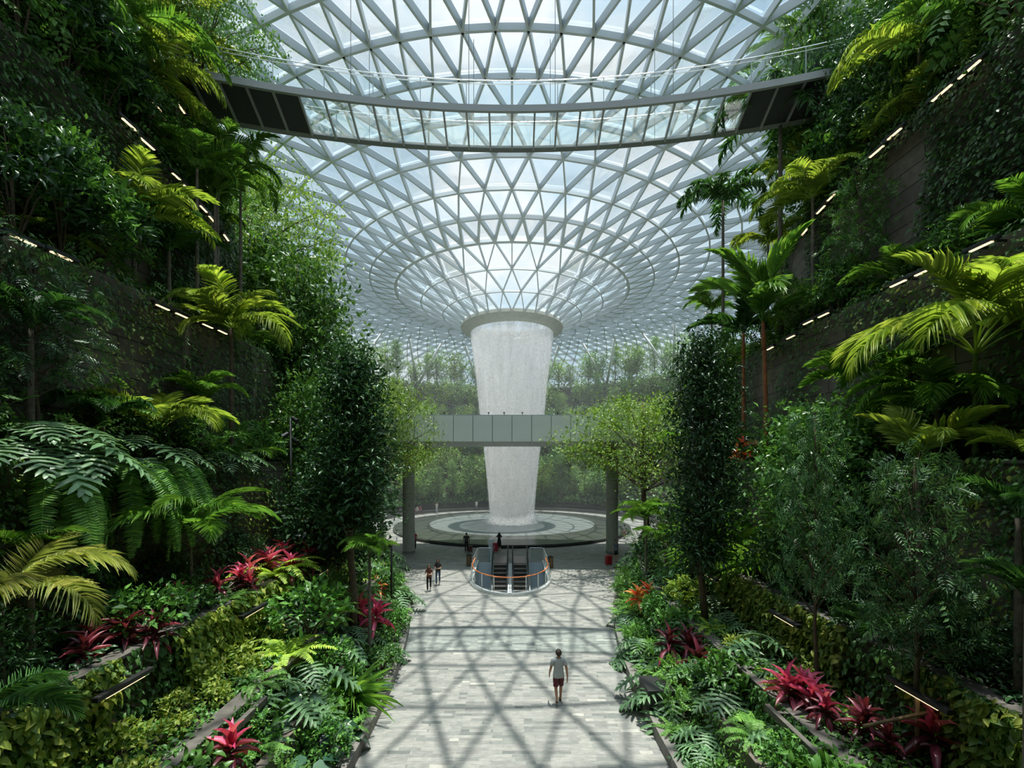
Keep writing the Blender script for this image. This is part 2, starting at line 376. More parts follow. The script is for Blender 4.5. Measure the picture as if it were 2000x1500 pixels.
# ------------------------------------------------------------------ terraces
LX = [4.05, 5.45, 6.6, 8.6, 10.6, 12.3, 13.75, 14.9]        # front edge of each bed
LZ = [.28, 1.0, 1.75, 3.4, 7.7, 13.4, 19.6, 24.2]           # soil level
FL = [.011, .012, .013, .012, .012, .014, .034, .040]
D0, D1 = -9.5, 33.0
LN = ['kerbside bed', 'low step bed', 'lowest terrace', 'second terrace', 'third terrace', 'fourth terrace', 'fifth terrace', 'top terrace']
def edge_x(k, d):
    return LX[k] + FL[k] * max(0.0, d - (12.0 if k < 2 else 17.0)) ** 2
def bed_x(k, d, t=.5):
    a = edge_x(k, d); b = edge_x(k + 1, d) if k < 7 else a + 5.0
    return a + .28 + (b - a - .34) * t
DS = np.concatenate([np.linspace(D0, 12, 8), np.linspace(13, D1, 21)])
KERB_H = .36
for sd, sn in ((-1, 'left'), (1, 'right')):
    for k in range(8):
        z0 = LZ[k - 1] - .3 if k else 0.0
        top = (LZ[k] + .10) if k else KERB_H
        th = .30 if k in (0, 2, 3) else .24
        line = np.array([[sd * edge_x(k, d), d, 0] for d in DS])
        lat_s = th if sd > 0 else -th          # thickness goes away from the path; travel is +y so right is +x
        o = G().sweep(line, [(0, z0), (0, top), (lat_s, top), (lat_s, z0)]).build(('trim_1' if sd < 0 else 'trim_2') if k == 0 else 'wall_' + sn, M['kerb'] if k == 0 else M['wall_stone'])
        fix_normals(o); struct(o, ('low granite kerb along the %s edge of the path' % sn) if k == 0 else 'dark stone retaining wall of the %s %s' % (sn, LN[k]), 'kerb' if k == 0 else 'wall')
        if k in (2, 3, 4):                     # flat stone coping
            c = G().sweep(line + np.array([0, 0, top]), [(-.06 * sd, 0), (-.06 * sd, .07), (lat_s + .08 * sd, .07), (lat_s + .08 * sd, 0)]).build('trim_%d' % (2 * k + (sd > 0)), M['coping'])
            fix_normals(c); struct(c, 'stone coping along the %s %s' % (sn, LN[k]), 'coping')
        inn = np.array([[sd * (edge_x(k, d) + th * .5), d] for d in DS])
        out = np.array([[sd * ((edge_x(k + 1, d) + .1) if k < 7 else 46.0), d] for d in DS])
        V = np.concatenate([np.c_[inn, np.full(len(DS), LZ[k])], np.c_[out, np.full(len(DS), LZ[k])]]); n = len(DS)
        Q = [[i, i + 1, n + i + 1, n + i] for i in range(n - 1)]
        struct(G().add(V, Q).build('floor_' + sn, M['soil']), 'dark soil of the %s %s' % (sn, LN[k]), 'soil')
    # end wall closing the terraces towards the plaza
    g = G()
    for k in range(8):
        a = edge_x(k, D1); b = edge_x(k + 1, D1) if k < 7 else 46.0
        g.box((sd * (a + b) / 2, D1 + .1, LZ[k] / 2), (b - a, .3, LZ[k]))
    struct(g.build('wall_' + sn, M['wall_stone']), 'stepped stone end wall of the %s terraces' % sn, 'wall')

# ------------------------------------------------------------------ plaza floor with the escalator opening
WX, WY0, WY1, WR = -.12, 25.5, 34.2, 2.55
def well_outline(off=0.0, n=24, open_back=False):
    pts = [(WX - WR - off, WY1 + (0 if open_back else off))]
    for i in range(n + 1):
        a = math.pi + math.pi * i / n
        pts.append((WX + (WR + off) * math.cos(a), WY0 + 3.6 + (3.6 + off) * math.sin(a)))
    pts.append((WX + WR + off, WY1 + (0 if open_back else off)))
    return pts
hole = well_outline()
outer = [(-66, -12), (66, -12), (66, 122), (-66, 122)]
co = [Vector(p) for p in outer] + [Vector(p) for p in hole]
ed = [(i, (i + 1) % 4) for i in range(4)] + [(4 + i, 4 + (i + 1) % len(hole)) for i in range(len(hole))]
v2, _, f2, *_r = delaunay_2d_cdt(co, ed, [], 0, 1e-5)
def in_poly(p, poly):
    c = False
    for i in range(len(poly)):
        a, b = poly[i], poly[i - 1]
        if (a[1] > p[1]) != (b[1] > p[1]) and p[0] < (b[0] - a[0]) * (p[1] - a[1]) / (b[1] - a[1]) + a[0]: c = not c
    return c
keep = [f for f in f2 if not in_poly((sum(v2[i].x for i in f) / 3, sum(v2[i].y for i in f) / 3), hole)]
fl = struct(G().add([(v.x, v.y, 0) for v in v2], None, keep).build('floor', M['paving']), 'grey split stone paving of the path and plaza', 'floor')
fix_normals(fl)
hl = np.array([(x, y, 0) for x, y in hole] + [(*hole[0], 0)])
wm = plain('pale blue well lining', (.66, .76, .82), .5)
nh = len(hole)
g = G(); g.add(np.concatenate([hl[:nh], hl[:nh] - np.array([0, 0, 5.2])]), [[i, (i + 1) % nh, nh + (i + 1) % nh, nh + i] for i in range(nh)])
struct(g.build('wall_well', wm), 'pale lining of the escalator well', 'wall')
struct(G().box((WX, 28.5, -5.3), (7.0, 14, .2)).build('floor_lower', M['dark_stone']), 'dark floor at the foot of the escalator well', 'floor')

# ------------------------------------------------------------------ forest valley: round stepped hillside beyond the plaza
HP = [(18.6, 0), (18.6, .42), (19.5, .42), (19.5, .84), (20.4, .84), (20.4, 1.3), (21.5, 1.4), (22.6, 3.6), (24.2, 4.2), (25.2, 8.0), (27.0, 8.8), (28.0, 12.6), (29.8, 13.4), (30.8, 17.4), (32.6, 18.2), (33.4, 22.4), (36.5, 23.4), (44, 23.6), (60, 20)]
A0 = math.radians(-138)
hill = struct(G().lathe(HP, 150, CEN, A0, -A0).build('floor_valley', M['soil']), 'round planted hillside stepping up behind the pool', 'hillside')
fix_normals(hill)
seat = struct(G().lathe([(18.55, 0), (18.55, .45), (19.5, .45), (19.5, .88), (20.4, .88), (20.4, 1.35), (20.75, 1.35), (20.75, 1.0)], 150, CEN, A0, -A0).build('trim_20', M['dark_stone']), 'curved stone seating steps around the back of the pool', 'steps')
fix_normals(seat)
def hill_pt(a, r):
    rs = [p[0] for p in HP]; zs = [p[1] for p in HP]
    z = float(np.interp(r, rs, zs)); return np.array([CEN.x + r * math.sin(a), CEN.y + r * math.cos(a), z])

# thin mist that hangs over the pool and the valley
m_mist, nt_ = new_mat('drifting water mist'); vs = nd(nt_, 'ShaderNodeVolumeScatter'); vs.inputs['Color'].default_value = (.93, .97, 1.0, 1); vs.inputs['Density'].default_value = .0030; vs.inputs['Anisotropy'].default_value = .25
nt_.links.new(vs.outputs[0], nd(nt_, 'ShaderNodeOutputMaterial').inputs['Volume'])
mist = G().lathe([(.001, .05), (18.4, .05), (18.6, 1.2), (21, 14.0), (23, 23.6), (6.0, 23.6), (.001, 23.6)], 64).build('mist', m_mist, None, True); mist.location = CEN
tag(mist, 'thin bright mist hanging over the pool and valley', 'mist', None, 'stuff')
# ------------------------------------------------------------------ pool and falling water
pool = empty('fountain_pool', CEN); tag(pool, 'round dark granite fountain pool with a pale misty water disc', 'pool')
fix_normals(G().lathe([(14.0, 0.0), (14.0, .16), (14.3, .17), (14.3, .30), (14.0, .32), (10.5, .52), (10.25, .50), (10.1, .44)], 160).build('stone_rim', M['dark_stone'], pool, True))
smooth_by_angle(pool.children[0], 30)
G().lathe([(14.34, .03), (14.34, .15), (14.1, .15), (14.1, .02)], 160).build('plinth', M['black_metal'], pool)
wmt, nt_ = new_mat('misty shallow water'); K = nt_.links.new
b = nd(nt_, 'ShaderNodeBsdfPrincipled'); b.inputs['Base Color'].default_value = (.15, .175, .175, 1); b.inputs['Roughness'].default_value = .42; b.inputs['Specular IOR Level'].default_value = .9
n = nd(nt_, 'ShaderNodeTexNoise'); n.inputs['Scale'].default_value = 5; n.inputs['Detail'].default_value = 5; tcn = nd(nt_, 'ShaderNodeTexCoord'); K(tcn.outputs['Object'], n.inputs['Vector'])
bp = nd(nt_, 'ShaderNodeBump'); bp.inputs['Strength'].default_value = .25; bp.inputs['Distance'].default_value = .1; K(n.outputs['Fac'], bp.inputs['Height']); K(bp.outputs[0], b.inputs['Normal'])
o_ = nd(nt_, 'ShaderNodeOutputMaterial'); K(b.outputs[0], o_.inputs['Surface'])
G().lathe([(0.001, .43), (4, .43), (8, .43), (10.2, .43)], 96).build('water_disc', wmt, pool, True)

def water_mat(name, dens, streak, seed, white=.97):
    m, nt = new_mat(name); K = nt.links.new
    tc = nd(nt, 'ShaderNodeTexCoord'); mp = nd(nt, 'ShaderNodeMapping'); mp.inputs['Scale'].default_value = (1, 1, streak); mp.inputs['Location'].default_value = (seed, 0, 0)
    K(tc.outputs['Object'], mp.inputs['Vector'])
    n1 = nd(nt, 'ShaderNodeTexNoise'); n1.inputs['Scale'].default_value = 1.7; n1.inputs['Detail'].default_value = 3; K(mp.outputs[0], n1.inputs['Vector'])
    n2 = nd(nt, 'ShaderNodeTexNoise'); n2.inputs['Scale'].default_value = 7.0; n2.inputs['Detail'].default_value = 6; n2.inputs['Roughness'].default_value = .7
    mp2 = nd(nt, 'ShaderNodeMapping'); mp2.inputs['Scale'].default_value = (1, 1, .45); K(tc.outputs['Object'], mp2.inputs['Vector']); K(mp2.outputs[0], n2.inputs['Vector'])
    ad = nd(nt, 'ShaderNodeMath', operation='MULTIPLY'); K(n1.outputs['Fac'], ad.inputs[0]); K(n2.outputs['Fac'], ad.inputs[1])
    mr = nd(nt, 'ShaderNodeMapRange'); mr.inputs['From Min'].default_value = .14; mr.inputs['From Max'].default_value = .40; mr.inputs['To Min'].default_value = dens * .35; mr.inputs['To Max'].default_value = dens * 1.6
    K(ad.outputs[0], mr.inputs['Value'])
    t = nd(nt, 'ShaderNodeBsdfTransparent'); d = nd(nt, 'ShaderNodeBsdfDiffuse'); d.inputs['Color'].default_value = (white, white, white, 1)
    tl = nd(nt, 'ShaderNodeBsdfTranslucent'); tl.inputs['Color'].default_value = (white, white, white, 1)
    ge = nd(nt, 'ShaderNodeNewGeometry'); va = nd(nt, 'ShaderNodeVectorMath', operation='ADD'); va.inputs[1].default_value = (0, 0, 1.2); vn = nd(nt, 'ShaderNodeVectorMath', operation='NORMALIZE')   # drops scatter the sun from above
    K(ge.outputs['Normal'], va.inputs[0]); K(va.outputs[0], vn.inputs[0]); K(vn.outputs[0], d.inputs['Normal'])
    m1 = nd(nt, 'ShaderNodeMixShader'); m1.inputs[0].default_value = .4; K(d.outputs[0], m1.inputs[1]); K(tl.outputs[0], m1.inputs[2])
    m2 = nd(nt, 'ShaderNodeMixShader'); K(mr.outputs[0], m2.inputs[0]); K(t.outputs[0], m2.inputs[1]); K(m1.outputs[0], m2.inputs[2])
    o = nd(nt, 'ShaderNodeOutputMaterial'); K(m2.outputs[0], o.inputs['Surface'])
    return m
FALL = [(5.15, 24.1), (5.08, 23.0), (4.72, 20.5), (4.35, 17.5), (4.02, 14.0), (3.72, 11.5), (3.42, 9.0), (3.12, 6.0), (2.9, 3.5), (2.75, 1.6), (2.9, .7), (3.2, .45)]
fall = empty('waterfall', CEN); tag(fall, 'tall white curtain of water falling from the roof oculus', 'waterfall')
for q, (sc, dn, st) in enumerate(((1.0, .56, .10), (.94, .40, .14), (.86, .30, .18))):
    o = G().lathe([(r * sc, z) for r, z in FALL], 96).build('water_curtain', water_mat('falling water %s' % 'abc'[q], dn, st, q * 7.7), fall, True)
    o['kind'] = 'stuff'
# drops: small stretched beads
dm = plain('white water drops', (.93, .94, .95), .3)
nd_ = 90000
z = 24.0 - 23.4 * rng.random(nd_) ** 1.0
rr = np.interp(-z, [-p[1] for p in FALL], [p[0] for p in FALL]) * (1 + rng.normal(0, .018, nd_) - .10 * rng.random(nd_) ** 3)
an = rng.random(nd_) * 2 * np.pi
clump = np.sin(an * 23 + np.sin(z * .9) * 1.2) * .5 + np.sin(an * 41 - z * .35) * .5
ok = rng.random(nd_) < .55 + .4 * clump
z, rr, an = z[ok], rr[ok], an[ok]; m_ = len(z)
oct_ = (np.array([[1, 0, 0], [-1, 0, 0], [0, 1, 0], [0, -1, 0], [0, 0, 1.0], [0, 0, -1.0]]), np.zeros((0, 4), int), np.array([[0, 2, 4], [2, 1, 4], [1, 3, 4], [3, 0, 4], [2, 0, 5], [1, 2, 5], [3, 1, 5], [0, 3, 5]]))
R = np.zeros((m_, 3, 3)); sz = .008 + .012 * rng.random(m_); R[:, 0, 0] = sz; R[:, 1, 1] = sz; R[:, 2, 2] = sz * (2 + 3 * rng.random(m_))
o = link('water_drops', np_mesh('water_drops', *G().scatter(oct_, R, np.c_[rr * np.sin(an), rr * np.cos(an), z]).arrays()), dm, fall); o['kind'] = 'stuff'
# splash at the foot
ns_ = 5000
an = rng.random(ns_) * 2 * np.pi; r_ = 2.9 + rng.normal(0, .45, ns_); zz = .45 + np.abs(rng.normal(0, .55, ns_))
R = np.zeros((ns_, 3, 3)); sz = .015 + .02 * rng.random(ns_)
for q in range(3): R[:, q, q] = sz
o = link('splash', np_mesh('splash', *G().scatter(oct_, R, np.c_[r_ * np.sin(an), r_ * np.cos(an), zz]).arrays()), dm, fall); o['kind'] = 'stuff'

# ------------------------------------------------------------------ panelled train bridge on round columns
BY0, BY1, BZ0, BZ1 = 33.0, 43.0, 9.46, 11.44
br = empty('bridge', (0, BY0, BZ0)); tag(br, 'pale grey panelled bridge crossing in front of the waterfall', 'bridge')
bz = BZ1 - BZ0
G().box((0, (BY1 - BY0) / 2, .32), (52, BY1 - BY0 - .4, .5)).build('deck', M['soffit'], br)
pw = 1.49
pm = None
for i in range(-17, 17):
    if pm is None:
        o = bevel(G().box((0, 0, 0), (pw - .035, .09, bz)).build('fascia_panel', M['fascia'], br), .012, 1); pm = o
    else:
        o = pm.copy(); COL.objects.link(o)
    o.location = ((i + .5) * pw, 0, bz / 2)
G().box((0, .10, bz / 2), (52, .08, bz - .04)).build('backing_plate', M['black_metal'], br)
sm = None
for i in range(-17, 17):
    if sm is None:
        sm = G().box((0, 0, 0), (pw - .03, BY1 - BY0 - .3, .05)).build('soffit_panel', M['soffit'], br); o = sm
    else:
        o = sm.copy(); COL.objects.link(o)
    o.location = ((i + .5) * pw, (BY1 - BY0) / 2, .03)
G().box((0, BY1 - BY0, bz / 2), (52, .1, bz)).build('rear_fascia', M['fascia'], br)
G().box((0, .05, bz + .03), (52, .18, .06)).build('top_cap', M['steel'], br)
for i, x in enumerate((-6.2, -5.2, -1.8, -.6, .8, 3.5, 3.9, 4.9, 5.4)):
    q = G(); q.box((x, .35, bz + .14), (.05, .05, .22)); q.box((x, .3, bz + .26), (.14, .12, .07)); q.build('small_floodlight', M['black_metal'], br)
for x, lb in ((-9.0, 'round grey column under the bridge by the left planting'), (8.72, 'round grey column under the bridge by the right planting')):
    c = empty('column', (x, 37.7, 0)); tag(c, lb, 'column')
    smooth_by_angle(G().lathe([(.001, 0), (.52, 0), (.52, 9.47), (.001, 9.47)], 40).build('shaft', M['concrete'], c))
    G().lathe([(.52, .0), (.56, .0), (.56, .22), (.52, .22)], 40).build('base_band', M['steel_dark'], c)
    G().lathe([(.521, 4.68), (.524, 4.68), (.524, 4.72), (.521, 4.72)], 40).build('joint', M['steel_dark'], c)

# ------------------------------------------------------------------ glass bottomed canopy bridge hung across the garden
KC, KR0, KR1, KZ = -29.7, 50.3, 52.9, 24.5
cb = empty('canopy_bridge', (0, 20.6, KZ)); tag(cb, 'curved glass bottomed canopy bridge hung under the roof', 'bridge')
def kp(a, r, z=0.0): return np.array([r * math.sin(a), KC + r * math.cos(a) - 20.6, z])
AS = np.linspace(-.39, .39, 49)
def ksweep(r, prof, name, mat, a=AS):
    return fix_normals(G().sweep([kp(t, r) for t in a], prof).build(name, mat, cb))
ksweep(KR0, [(-.05, 0), (-.05, .34), (.05, .34), (.09, 0)], 'edge_beam', M['steel_dark'])
o = ksweep(KR1, [(-.16, .10), (-.16, .30), (0, .34), (.14, .24), (.16, .08), (.0, -.04)], 'edge_beam', M['steel_dark'])
step = 1.1 / 51.0
nrib = int(.38 / step)
kr = None
gp = G()
for i in range(-nrib, nrib + 1):
    a = i * step
    rb = G().bar(kp(a, KR0 + .06, .06), kp(a, KR1 - .14, .04), .085, .14).build('rib', M['steel_dark'], cb)
    if i < nrib:
        a2 = a + step; dark = (a * 51 < -10.3) or (a * 51 > 10.0)
        p = G().add([kp(a + .0009, KR0 + .1, .1), kp(a2 - .0009, KR0 + .1, .1), kp(a2 - .0009, KR1 - .12, .1), kp(a + .0009, KR1 - .12, .1),
                     kp(a + .0009, KR0 + .1, .13), kp(a2 - .0009, KR0 + .1, .13), kp(a2 - .0009, KR1 - .12, .13), kp(a + .0009, KR1 - .12, .13)],
                    [[0, 1, 2, 3], [7, 6, 5, 4], [0, 4, 5, 1], [1, 5, 6, 2], [2, 6, 7, 3], [3, 7, 4, 0]]).build('dark_soffit_panel' if dark else 'floor_pane', M['mesh_black'] if dark else M['glass_green'], cb)
for r in (KR0 + .05, KR1 - .05):
    rail = G(); post = G()
    for hz in (1.05, 1.22): rail.tube([kp(t, r, .34 + hz) for t in AS], .022, 6)
    rail.build('handrail', M['steel_bright'], cb)
    for i in range(-nrib, nrib + 1, 1):
        if i % 2 == 0:
            G().box(kp(i * step, r, .34 + .61), (.03, .03, 1.22)).build('baluster', M['steel'], cb)
    gl = G(); pts = [kp(t, r) for t in AS]; k_ = len(pts)
    gl.add([p + np.array([0, 0, .36]) for p in pts] + [p + np.array([0, 0, 1.36]) for p in pts], [[i, i + 1, k_ + i + 1, k_ + i] for i in range(k_ - 1)])
    gl.build('glass_balustrade', M['glass_rail'], cb)
for xx in (-7.5, -2.05, 2.05, 7.5):
    for r in (KR0, KR1):
        a = xx / r; p = kp(a, r, .3); G().tube([p, p + np.array([0, 0, 5.7])], .016, 5).build('hanger_cable', M['steel_dark'], cb)

# ------------------------------------------------------------------ escalators, their well guard, bins
SL = math.tan(math.radians(29)); EY = 33.7
def ez(y): return 0.0 if y >= EY else (y - EY) * SL
def escalator(x0, x1, label):
    e = empty('escalator', ((x0 + x1) / 2, EY, 0)); tag(e, label, 'escalator', None); xc = (x0 + x1) / 2
    w = x1 - x0
    g = G(); y = 0.0; zz = 0.0; t = .40; r = t * SL
    tread, riser, nose = G(), G(), G()
    for i in range(26):
        yy = -i * t; zz = -i * r
        tread.box((0, yy - t / 2, zz - .03), (w, t, .06)); riser.box((0, yy - t + .01, zz - r / 2 - .04), (w, .03, r)); nose.box((0, yy - t + .02, zz - .008), (w, .05, .02))
    tread.build('steps', plain('escalator tread', (.10, .09, .08), .55), e)
    riser.build('risers', plain('escalator riser', (.035, .033, .03), .6), e); nose.build('step_edges', plain('step nosing', (.42, .38, .30), .5), e)
    G().box((0, 1.25, .012), (w, 2.5, .024)).build('landing_plate', plain('landing plate', (.20, .18, .17), .4, .5), e)
    for s in (-1, 1):
        xx = s * (w / 2 + .09)
        prof_y = [2.1, 1.2, .2, -.3, -10.4]
        top = [(2.1, .95), (1.2, .98), (.3, .98), (-.2, .84), (-10.4, .90 - 10.4 * SL)]
        # inner panel and deck
        pts = [(2.0, .0), (2.0, .9), (.3, .92), (-.2, .80), (-10.4, .82 - 10.4 * SL), (-10.4, -.25 - 10.4 * SL), (-.2, -.25), (.3, .0)]
        V = [(xx - .02, a, b) for a, b in pts] + [(xx + .02, a, b) for a, b in pts]; n = len(pts)
        gg = G().add(V, [[i, (i + 1) % n, n + (i + 1) % n, n + i] for i in range(n)], [[0, i, i + 1] for i in range(1, n - 1)] + [[n, n + i + 1, n + i] for i in range(1, n - 1)])
        gg.build('balustrade_panel', M['glass_rail'], e)
        dk = G().bar((xx + s * .03, .2, .02), (xx + s * .03, -10.4, .1 - 10.4 * SL), .16, .14); dk.build('skirt_deck', M['steel_bright'], e)
        hr = G().tube([(xx, 2.15, .80), (xx, 2.28, .90), (xx, 2.15, 1.0), (xx, .3, 1.0), (xx, -.2, .87), (xx, -10.4, .90 - 10.4 * SL)], .045, 8)
        hr.build('handrail', M['black_metal'], e)
    return e
escalator(-1.38, -.42, 'left escalator of the pair going down in the round glass well')
escalator(.14, 1.10, 'right escalator of the pair going down in the round glass well')
dv = G().bar((-.14, EY, -.02), (-.14, EY - 10.2, -10.2 * SL + .02), .26, .12).build('divider_deck', M['white_steel']); tag(dv, 'bright steel deck sloping between the two escalators', 'escalator deck')

gd = empty('balustrade', (WX, 29, 0)); tag(gd, 'curved glass balustrade with orange handrail around the escalator well', 'balustrade')
gl_ = np.array([(x - WX, y - 29, 0) for x, y in well_outline(.06, 36, True)])
s0 = np.concatenate([[0], np.cumsum(np.linalg.norm(np.diff(gl_, axis=0), axis=1))])
def at_s(s, z=0.0, off=0.0):
    p = np.array([np.interp(s, s0, gl_[:, 0]), np.interp(s, s0, gl_[:, 1]), z])
    if off:
        q = np.array([np.interp(s + .05, s0, gl_[:, 0]), np.interp(s + .05, s0, gl_[:, 1]), z]); q0 = np.array([np.interp(s - .05, s0, gl_[:, 0]), np.interp(s - .05, s0, gl_[:, 1]), z])
        t = (q - q0) / np.linalg.norm(q - q0); p = p + off * np.array([t[1], -t[0], 0])
    return p
tot = s0[-1]; ss = np.linspace(0, tot, 90)
base = [at_s(s) for s in ss]
fix_normals(G().sweep(base, [(-.12, 0), (-.12, .16), (.10, .16), (.10, 0)]).build('base_kerb', M['white_steel'], gd))
pg = G(); k_ = len(ss)
pg.add([at_s(s, .15) for s in ss] + [at_s(s, 1.08) for s in ss], [[i, i + 1, k_ + i + 1, k_ + i] for i in range(k_ - 1)]).build('glass_panel', M['glass_rail'], gd)
for s in np.linspace(.05, tot - .05, 21): G().box(at_s(s, .56), (.045, .045, 1.1)).build('post', M['steel_bright'], gd)
G().tube([at_s(s, .30, .06) for s in ss], .02, 6).build('lower_rail', M['steel_bright'], gd)
orange = plain('orange handrail', (.72, .20, .05), .4)
so = [s for s in np.linspace(0, tot, 160) if 3.4 < s < tot - 3.4]
G().tube([at_s(s, 1.06, -.09) for s in so], .035, 8).build('orange_handrail', orange, gd)
for rng_ in (np.linspace(0, 3.4, 12), np.linspace(tot - 3.4, tot, 12)):
    G().tube([at_s(s, 1.12) for s in rng_], .03, 8).build('steel_handrail', M['steel_bright'], gd)
for xs in (-2.5, 2.5):
    a = np.array([xs, 5.25, 1.12]); bq = np.array([math.copysign(1.55, xs), 5.25, 1.12])
    G().tube([a, bq], .03, 8).build('steel_handrail', M['steel_bright'], gd)
    G().box((a + bq) / 2 + np.array([0, 0, -.55]), (.95, .02, .9)).build('glass_panel', M['glass_rail'], gd)
    G().box((bq[0], bq[1], .56), (.05, .05, 1.12)).build('post', M['steel_bright'], gd)
o = bevel(G().box((0, 0, .85), (.34, .16, 1.7)).build('signpost_panel', M['steel']), .01); o.location = (-1.72, 34.75, 0); o.name = 'information_pillar'
tag(o, 'narrow grey pillar beside the left escalator landing', 'pillar')

def bin_(loc, label):
    t = empty('litter_bin', loc); tag(t, label, 'bin', 'litter bins')
    bm_ = plain('bronze bin metal', (.16, .105, .06), .4, .4)
    smooth_by_angle(G().lathe([(.001, .03), (.20, .03), (.20, .80), (.001, .80)], 28).build('body', bm_, t))
    smooth_by_angle(G().lathe([(.19, .80), (.205, .80), (.205, .86), (.12, .88), (.10, .82), (.001, .80)], 28).build('rim', M['black_metal'], t))
    G().lathe([(.001, 0), (.18, 0), (.18, .035), (.001, .035)], 24).build('plinth', M['black_metal'], t)
bin_(ground(916, 1105), 'bronze litter bin left of the escalator well')
bin_(ground(1075.5, 1109), 'bronze litter bin right of the escalator well')

# ------------------------------------------------------------------ struts carrying the roof, rising from the valley rim
for i, (a, sp) in enumerate([(math.radians(x), 3.4) for x in (-74, -52, -31, -11, 11, 31, 52, 74)]):
    b0 = hill_pt(a, 36.0); ap = empty('roof_strut', Vector(b0)); side = 'left' if a < 0 else 'right'
    nth = {11: 'nearest to it', 31: 'second from it', 52: 'third from it', 74: 'farthest from it'}[int(round(abs(math.degrees(a))))]
    tag(ap, 'white V shaped roof strut %s of the water, %s' % (side, nth), 'strut', 'V struts on the valley rim')
    for s in (-1, 1):
        tpt = hill_pt(a + s * .10, 31.5); tpt[2] = 30.75
        G().tube([(0, 0, -.2), tpt - b0], [.24, .20], 12).build('leg', M['white_steel'], ap, True)
    G().lathe([(.001, 0), (.5, 0), (.42, .35), (.001, .4)], 16).build('footing', M['concrete'], ap)

# ------------------------------------------------------------------ linear garden lights on the walls
lights = []
def light_bar(side, k, d, drop, ln=1.1, out=.45):
    sg = -1 if side == 'left' else 1
    x = sg * (edge_x(k, d) - out); x2 = sg * (edge_x(k, d + .5) - out)
    t = empty('garden_light', (x, d, LZ[k] + drop)); t.rotation_euler = (0, 0, math.atan2(-(x2 - x), .5))
    fix_normals(bevel(G().box((0, 0, 0), (.13, 1.25 * ln + .2, .10)).build('housing', M['black_metal'], t), .012))
    G().box((0, 0, -.062), (.075, ln, .03)).build('lens', M['lamp'], t)
    for s in (-.35, .35): G().box((sg * out / 2, s * ln, 0), (out - .04, .05, .05)).build('bracket', M['black_metal'], t)
    lights.append((t, side, k, d))
rawpx = {'left': {5: [(46, 465), (120, 496), (318, 597), (355, 613), (406, 634), (435, 646)], 6: [(254, 241), (288, 278), (348, 345), (368, 367), (399, 407), (415, 427), (442, 462)], 7: [(311, 127), (330, 159), (305, 204), (328, 238), (353, 208), (405, 363)]},
         'right': {5: [(1916, 477), (1804, 527), (1754, 550), (1608, 600), (1578, 617), (1544, 656), (1504, 678)], 6: [(1893, 132), (1839, 178), (1745, 260), (1712, 293), (1621, 385), (1603, 407), (1571, 451)]}}
for sn in rawpx:
    for k, pts in rawpx[sn].items():
        for px, py in pts:
            d = 15.0
            for _ in range(30): d = F * (edge_x(k, d) - .45) / abs(px - CX)
            z = CAMZ + (HY - py) / F * d
            light_bar(sn, k, d, min(.1, z - LZ[k]), (.52, .60, .62)[k - 5])
for d in (9.0, 13.5, 18.5): light_bar('left', 3, d, -.18, .9, .55)
for d in (8.6, 12.8, 17.6): light_bar('right', 3, d, -.18, .9, .55)
for sn in ('left', 'right'):
    for k in range(8):
        ls = sorted([q for q in lights if q[1] == sn and q[2] == k], key=lambda q: q[3])
        for i, q in enumerate(ls):
            tag(q[0], 'warm linear light bar at the front of the %s %s, %s nearest' % (sn, LN[k], ['first', 'second', 'third', 'fourth', 'fifth', 'sixth', 'seventh', 'eighth'][i]), 'light', 'linear lights on the %s terraces' % sn)

def spot_pole(loc, h, label, heads):
    t = empty('spotlight_pole', loc); tag(t, label, 'spotlight')
    G().tube([(0, 0, 0), (0, 0, h)], .055, 12).build('pole', M['black_metal'], t, True)
    G().lathe([(.001, 0), (.14, 0), (.14, .03), (.001, .03)], 16).build('base_plate', M['black_metal'], t)
    for (ax, hz, tilt) in heads:
        hd = empty('lamp_head', (0, 0, 0), 0, t)
        q = G().tube([(0, 0, 0), (.16 * math.cos(ax), .16 * math.sin(ax), 0)], .02, 6); q.box((.16 * math.cos(ax), .16 * math.sin(ax), 0), (.05, .05, .16))
        dirv = np.array([math.cos(ax) * math.cos(tilt), math.sin(ax) * math.cos(tilt), -math.sin(tilt)])
        c = np.array([.24 * math.cos(ax), .24 * math.sin(ax), 0])
        q.tube([c - dirv * .14, c + dirv * .10, c + dirv * .20], [.095, .11, .12], 14)
        o = q.build('spot_housing', M['black_metal'], t); o.location = (0, 0, hz); bpy.data.objects.remove(hd)
d_ = 20.0
spot_pole((-bed_x(3, d_, .75), d_, LZ[3]), 6.5, 'black spotlight pole with three heads against the left third terrace wall', [(-.4, 6.42, .5), (-2.2, 5.7, .6), (-.3, 5.45, .5)])
spot_pole((-bed_x(0, 22.0, .6), 22.0, LZ[0]), 3.6, 'dark slim spotlight pole in the left kerbside bed', [(-1.5, 3.5, .6)])
spot_pole((bed_x(2, 19.0, .6), 19.0, LZ[2]), 8.0, 'dark spotlight pole behind the right columnar tree', [(-2.6, 7.8, .5), (-.9, 7.3, .5)])
pb = bevel(G().box((0, 0, .33), (.8, .95, .66)).build('planter_box', M['black_metal']), .015); pb.location = (4.47, 13.4, KERB_H - .02); tag(pb, 'square dark planter box standing on the right kerb', 'planter')
